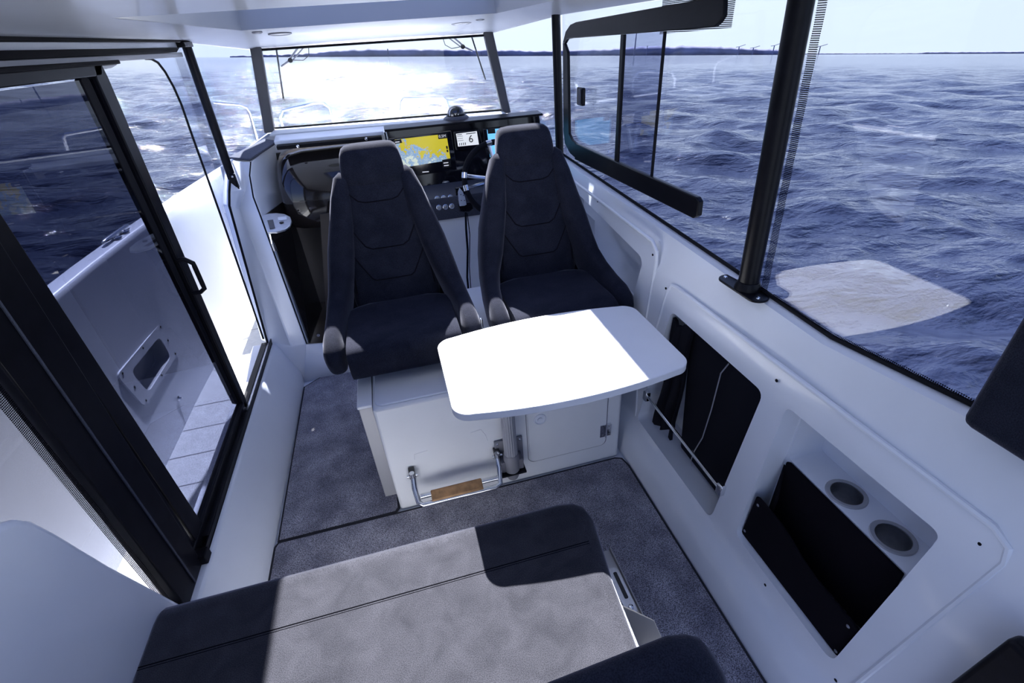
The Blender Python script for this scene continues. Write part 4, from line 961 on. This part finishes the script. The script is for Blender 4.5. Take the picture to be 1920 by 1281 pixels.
for a, b, c, d in ((857, 252.5, 866, 1.2), (857, 256, 868, 0.7), (858, 260, 868, 0.7), (858, 264, 869, 0.7), (874, 250.5, 892, 1.4)):
    build('data_line', quad_at([(a, b), (c, b - (c - a) * .12), (c, b - (c - a) * .12 + d), (a, b + d)], 2.869, 0.0006), INK, sd_)
for k in range(4):
    a = 861 + k * 3.6; build('data_bar', quad_at([(a, 268.5 - k * .4), (a + 1.3, 268.3 - k * .4), (a + 1.6, 273 - k * .4), (a + .3, 273.2 - k * .4)], 2.869, 0.0006), INK, sd_)
s2 = empty('chartplotter', at(935, 260, 1, 2.88), 'second chartplotter with light blue screen mostly hidden by the right seat', 'screen')
build('bezel', quad_at([(905, 242), (1000, 232), (1008, 300), (915, 312)], 2.872, 0.018), BLKG, s2, bevel=0.003)
build('display', quad_at([(913, 243.5), (995, 235), (1000, 285), (919, 295)], 2.870, 0.002), LCDB, s2)
build('data_box', quad_at([(914, 243), (928, 241.5), (929, 250), (915, 251)], 2.8685, 0.001), INK, s2)
# compass
cq = at(856, 226, 1, 2.97)
cm = empty('compass', cq, 'domed black marine compass on top of the dashboard', 'compass')
build('base', MB().lathe([(0.075, -0.01), (0.078, 0.0), (0.070, 0.018), (0.060, 0.026)], cq, n=36), GREYD, cm)
build('bowl', MB().lathe([(0.046, 0.02), (0.048, 0.034), (0.044, 0.052), (0.034, 0.068), (0.020, 0.077), (0.004, 0.080)], cq, n=32), BLKG, cm)
build('collar', MB().lathe([(0.050, 0.024), (0.052, 0.030), (0.048, 0.036)], cq, n=32, cap=False), BLK, cm)
lc = cq + V(-0.010, -0.034, 0.038)
build('lens_ring', MB().tube([lc + V(0.031 * math.cos(a), -0.006 + 0.010 * max(0, math.sin(a)), 0.031 * math.sin(a)) for a in np.linspace(-0.2, math.pi + 0.2, 20)], 0.0022, 8), STEEL, cm)
for dx, s in ((-0.018, 'N'), (0.0, '3'), (0.017, '6')):
    text('marking', s, 0.016, lc + V(dx, -0.014, -0.004), RX, INKW, cm)
# throttle / joystick on the shelf
jq = at(835, 341, 2, 0.885)
js = empty('control_joystick', jq, 'clear ribbed joystick lever on the console shelf below the chartplotter', 'lever')
build('base', MB().lathe([(0.030, 0.0), (0.030, 0.004), (0.024, 0.010), (0.016, 0.012)], jq, n=28), STEEL, js)
pf = [(0.017, 0.010)]
for k in range(8): pf += [(0.0185 - k * 0.0009, 0.014 + k * 0.007), (0.0165 - k * 0.0009, 0.018 + k * 0.007)]
pf += [(0.008, 0.078), (0.0075, 0.09), (0.009, 0.11), (0.008, 0.122), (0.003, 0.126)]
build('grip', MB().lathe(pf, jq, n=24), mat('clear_plastic', (0.45, 0.52, 0.62), 0.15, coat=0.6), js)
# push buttons
for k, (px, py) in enumerate(((820, 372.5), (832, 371), (844.5, 370), (823, 389), (835, 388), (847, 386.5))):
    q = at(px, py, 1, 2.648)
    e = build('push_button', MB().lathe([(0.0145, 0), (0.0145, 0.004), (0.012, 0.006), (0.0105, 0.004)], q, (0, -1, 0.1), 24, cap=False), STEEL, ds); e['label'] = 'round chrome push button'
    build('cap', MB().lathe([(0.0108, 0), (0.0108, 0.0045), (0.006, 0.0055)], q, (0, -1, 0.1), 20), ALU, e)
    build('symbol', MB().box(q + V(-0.003, -0.007, -0.0015), q + V(0.003, -0.0055, 0.0015)), GREYM, e)
# windlass remote
rm = empty('remote_control', at(866, 372, 1, 2.63), 'silver boat shaped remote control in a black holder beside the buttons', 'remote')
hp_ = [(853, 352), (872, 350), (884, 366), (888, 392), (880, 398), (862, 398), (856, 375)]
build('holder', MB().prism([at(a, b, 1, 2.648) for a, b in hp_], (0, 0.014, 0)), BLKG, rm, bevel=0.005)
kp = [(862, 353), (868, 360), (872, 370), (875, 384), (871, 386), (862, 387), (860, 375), (859, 362)]
build('keypad', MB().prism([at(a, b, 1, 2.634) for a, b in kp], (0, 0.012, 0)), mat('remote_silver', (0.55, 0.60, 0.68), 0.3), rm, bevel=0.002)
for a, b in ((864, 365), (869, 366.5), (865, 376), (871, 376)): build('key', MB().lathe([(0.003, 0), (0.0025, 0.0012)], at(a, b, 1, 2.633), (0, -1, 0), 10), GREYD, rm)
o = build('cable', MB().tube([at(873, 398, 1, 2.62), at(874, 430, 1, 2.60), at(877, 470, 1, 2.58), at(876, 520, 1, 2.56), at(880, 560, 1, 2.5), at(881, 600, 1, 2.45)], 0.006, 8), RUB)
tag(o, 'black cable hanging down the console between the two seats', 'cable')
o = build('cable', MB().tube([at(876, 400, 1, 2.61), at(881, 440, 1, 2.58), at(880, 500, 1, 2.55), at(884, 560, 1, 2.5)], 0.0025, 6), RUB)
tag(o, 'thinner black lead beside the thick hanging cable between the seats', 'cable')
# steering wheel
wc_ = V(0.55, 2.52, 0.955); wn3 = V(0, -0.93, 0.36).normalized(); wu = V(1, 0, 0); wv = wn3.cross(wu).normalized() * -1
sw_ = empty('steering_wheel', wc_, 'black steering wheel with polished spokes mostly hidden behind the right seat', 'steering wheel')
Rw = 0.185
build('rim', MB().tube([wc_ + (wu * math.cos(a) + wv * math.sin(a)) * Rw for a in np.linspace(0, 2 * math.pi, 48, endpoint=False)], 0.0145, 12, closed=True), RUB, sw_)
for a0 in (math.pi - 0.12, math.pi + 0.22, -0.05, -0.32, -math.pi / 2 - .15, -math.pi / 2 + .15):
    e0 = wc_ + (wu * math.cos(a0) + wv * math.sin(a0)) * Rw; e1 = wc_ + (wu * math.cos(a0) + wv * math.sin(a0)) * 0.05 + wn3 * -0.02
    build('spoke', MB().tube([e0, e0.lerp(e1, .5), e1], [0.009, 0.010, 0.011], 8), STEEL, sw_)
    tg = (wu * -math.sin(a0) + wv * math.cos(a0)); build('clamp', MB().tube([e0 - tg * 0.014, e0 + tg * 0.014], 0.0158, 12), STEEL, sw_)
build('hub', MB().lathe([(0.055, -0.03), (0.055, -0.01), (0.03, 0.0)], wc_, wn3, 28), BLKG, sw_)
build('column', MB().tube([wc_ - wn3 * 0.03, wc_ - wn3 * 0.16], 0.03, 16), BLK, sw_)
# engine control knob on the right
tq = at(1078, 345, 1, 2.45)
tl_ = empty('throttle_lever', tq, 'black throttle knob sticking out beside the right seat', 'lever')
build('knob', MB().tube([tq, tq + V(-0.09, 0.0, 0)], 0.014, 14), BLK, tl_)
build('stalk', MB().tube([tq + V(-0.07, 0, 0), tq + V(-0.09, 0.12, -0.16)], 0.009, 10), STEEL, tl_)
build('mount', MB().box(tq + V(-0.16, 0.10, -0.24), tq + V(-0.05, 0.19, -0.15)), BLK, tl_, bevel=0.01)
o = build('handrail', MB().tube([at(1010, 247, 1, 2.86), at(1017, 247, 1, 2.85), at(1021, 258, 1, 2.84), at(1020, 270, 1, 2.84), at(1014, 275, 1, 2.86)], 0.007, 10), STEEL)
tag(o, 'short curved polished rail at the right end of the dashboard', 'rail')

# ------------------------------------------------------------------ companionway on port side
o = build('companion_hatch', MB().rings([[(x, 2.93 + 0.20 - 0.30 * math.cos(a) * sc, 0.86 + 0.27 * math.sin(a) * sc) for a in np.linspace(-0.5, 1.75, 20)] + [(x, 2.93 + 0.20 - 0.28 * math.cos(a) * sc, 0.86 + 0.25 * math.sin(a) * sc) for a in np.linspace(1.75, -0.5, 20)]
        for x, sc in ((-0.60, 0.80), (-0.58, 0.90), (-0.53, 0.97), (-0.45, 1.0), (-0.03, 1.0))]), SMOKE, smooth=60)
tag(o, 'curved smoked acrylic companionway hatch left of the dashboard', 'hatch')
o = build('instrument_shelf', MB().prism([(-0.56, 2.96, 1.165), (-0.005, 2.96, 1.155), (-0.005, 3.06, 1.16), (-0.56, 3.06, 1.175)], (0, 0, -0.02)), BLK, bevel=0.004)
tag(o, 'black slotted ledge below the windshield left of the dashboard', 'ledge')
for x in (-0.45, -0.09):
    build('stud', MB().lathe([(0.008, 0), (0.008, 0.008), (0.003, 0.01)], (x, 2.955, 1.155), (0, -1, 0), 12), STEEL, o)
for x in (-0.46, -0.12): build('stud', MB().lathe([(0.005, 0), (0.004, 0.008)], (x, 3.02, 1.172), (0, 0, 1), 10), BLK, o)
# lower cabin interior: side liner, floor, front, dark door
DKM = mat('cabin_void_shade', (0.03, 0.028, 0.03), 0.8)  # near-black colour carries the shade of the forward cabin void
o = build('wall_front', MB().box((-0.70, 3.145, -0.1), (0.9, 3.17, 1.10)), DKM); o['kind'] = 'structure'
o = build('trim_16', MB().box((0.03, 2.92, 0.15), (0.05, 3.14, 0.76)).box((-0.02, 2.66, 0.15), (-0.005, 2.92, 0.80)), DKM); o['kind'] = 'structure'
o = build('trim_13', MB().box((-0.66, 2.50, 0.10), (-0.01, 3.14, 0.14)), mat('cabin_floor_brown', (0.030, 0.024, 0.022), 0.5)); o['kind'] = 'structure'
cd = empty('companion_door', (-0.3, 2.62, 0.15), 'tall smoked acrylic door standing in the dark companionway behind left seat', 'door')
build('panel', MB().prism([at(600, 402, 1, 2.66), at(660, 395, 1, 2.66), at(660, 620, 1, 2.66), at(612, 600, 1, 2.66)], (0, 0.01, 0)), mat('smoked_panel', (0.045, 0.038, 0.035), 0.25), cd)
build('panel', MB().prism([I2 + V(0.008, 0.02, -0.01), V(-0.60, 3.0, 0.16), V(-0.60, 3.0, 0.88), I1 + V(0.010, 0.03, -0.01)], (0.006, 0, 0)), SMOKE, cd)
o = build('door_stay', MB().lathe([(0.009, 0), (0.009, 0.006)], at(597, 628, 1, 2.46), (0, -1, 0), 14), STEEL); tag(o, 'tiny round steel stud at the sill of the companionway', 'stud')
# stainless latch plate
q = at(520, 418, 2, 0.90)
lp = empty('latch_plate', q, 'rounded polished steel latch plate with black button beside the companionway', 'latch')
a_, b_, c_, d_ = at(490, 409, 2, 0.90), at(500, 438, 2, 0.90), at(546, 425, 2, 0.90), at(520, 403, 2, 0.90)
ov = [at(x, y, 2, 0.90) for x, y in ((491, 408), (505, 404), (520, 403), (535, 405), (545, 410), (548, 418), (545, 427), (535, 434), (520, 438), (502, 438))]
build('plate', MB().prism(ov, (0, 0, 0.010)), ALU, lp, bevel=0.003)
build('window', MB().prism([at(x, y, 2, 0.911) for x, y in ((501, 413.5), (512, 412), (516, 428), (506, 430))], (0, 0, 0.001)), INK, lp)
build('button', MB().lathe([(0.010, 0), (0.010, 0.004), (0.006, 0.006)], at(528, 418, 2, 0.911), n=18), INK, lp)
build('plaque', MB().prism([at(x, y, 2, 0.911) for x, y in ((521, 408), (537, 405.5), (538, 412), (522, 414))], (0, 0, 0.001)), GELW, lp)
build('bracket', MB().tube([at(507, 436, 2, 0.89), at(511, 455, 2, 0.82), at(517, 470, 2, 0.78)], 0.009, 10), STEEL, lp)
bpy.context.view_layer.update()
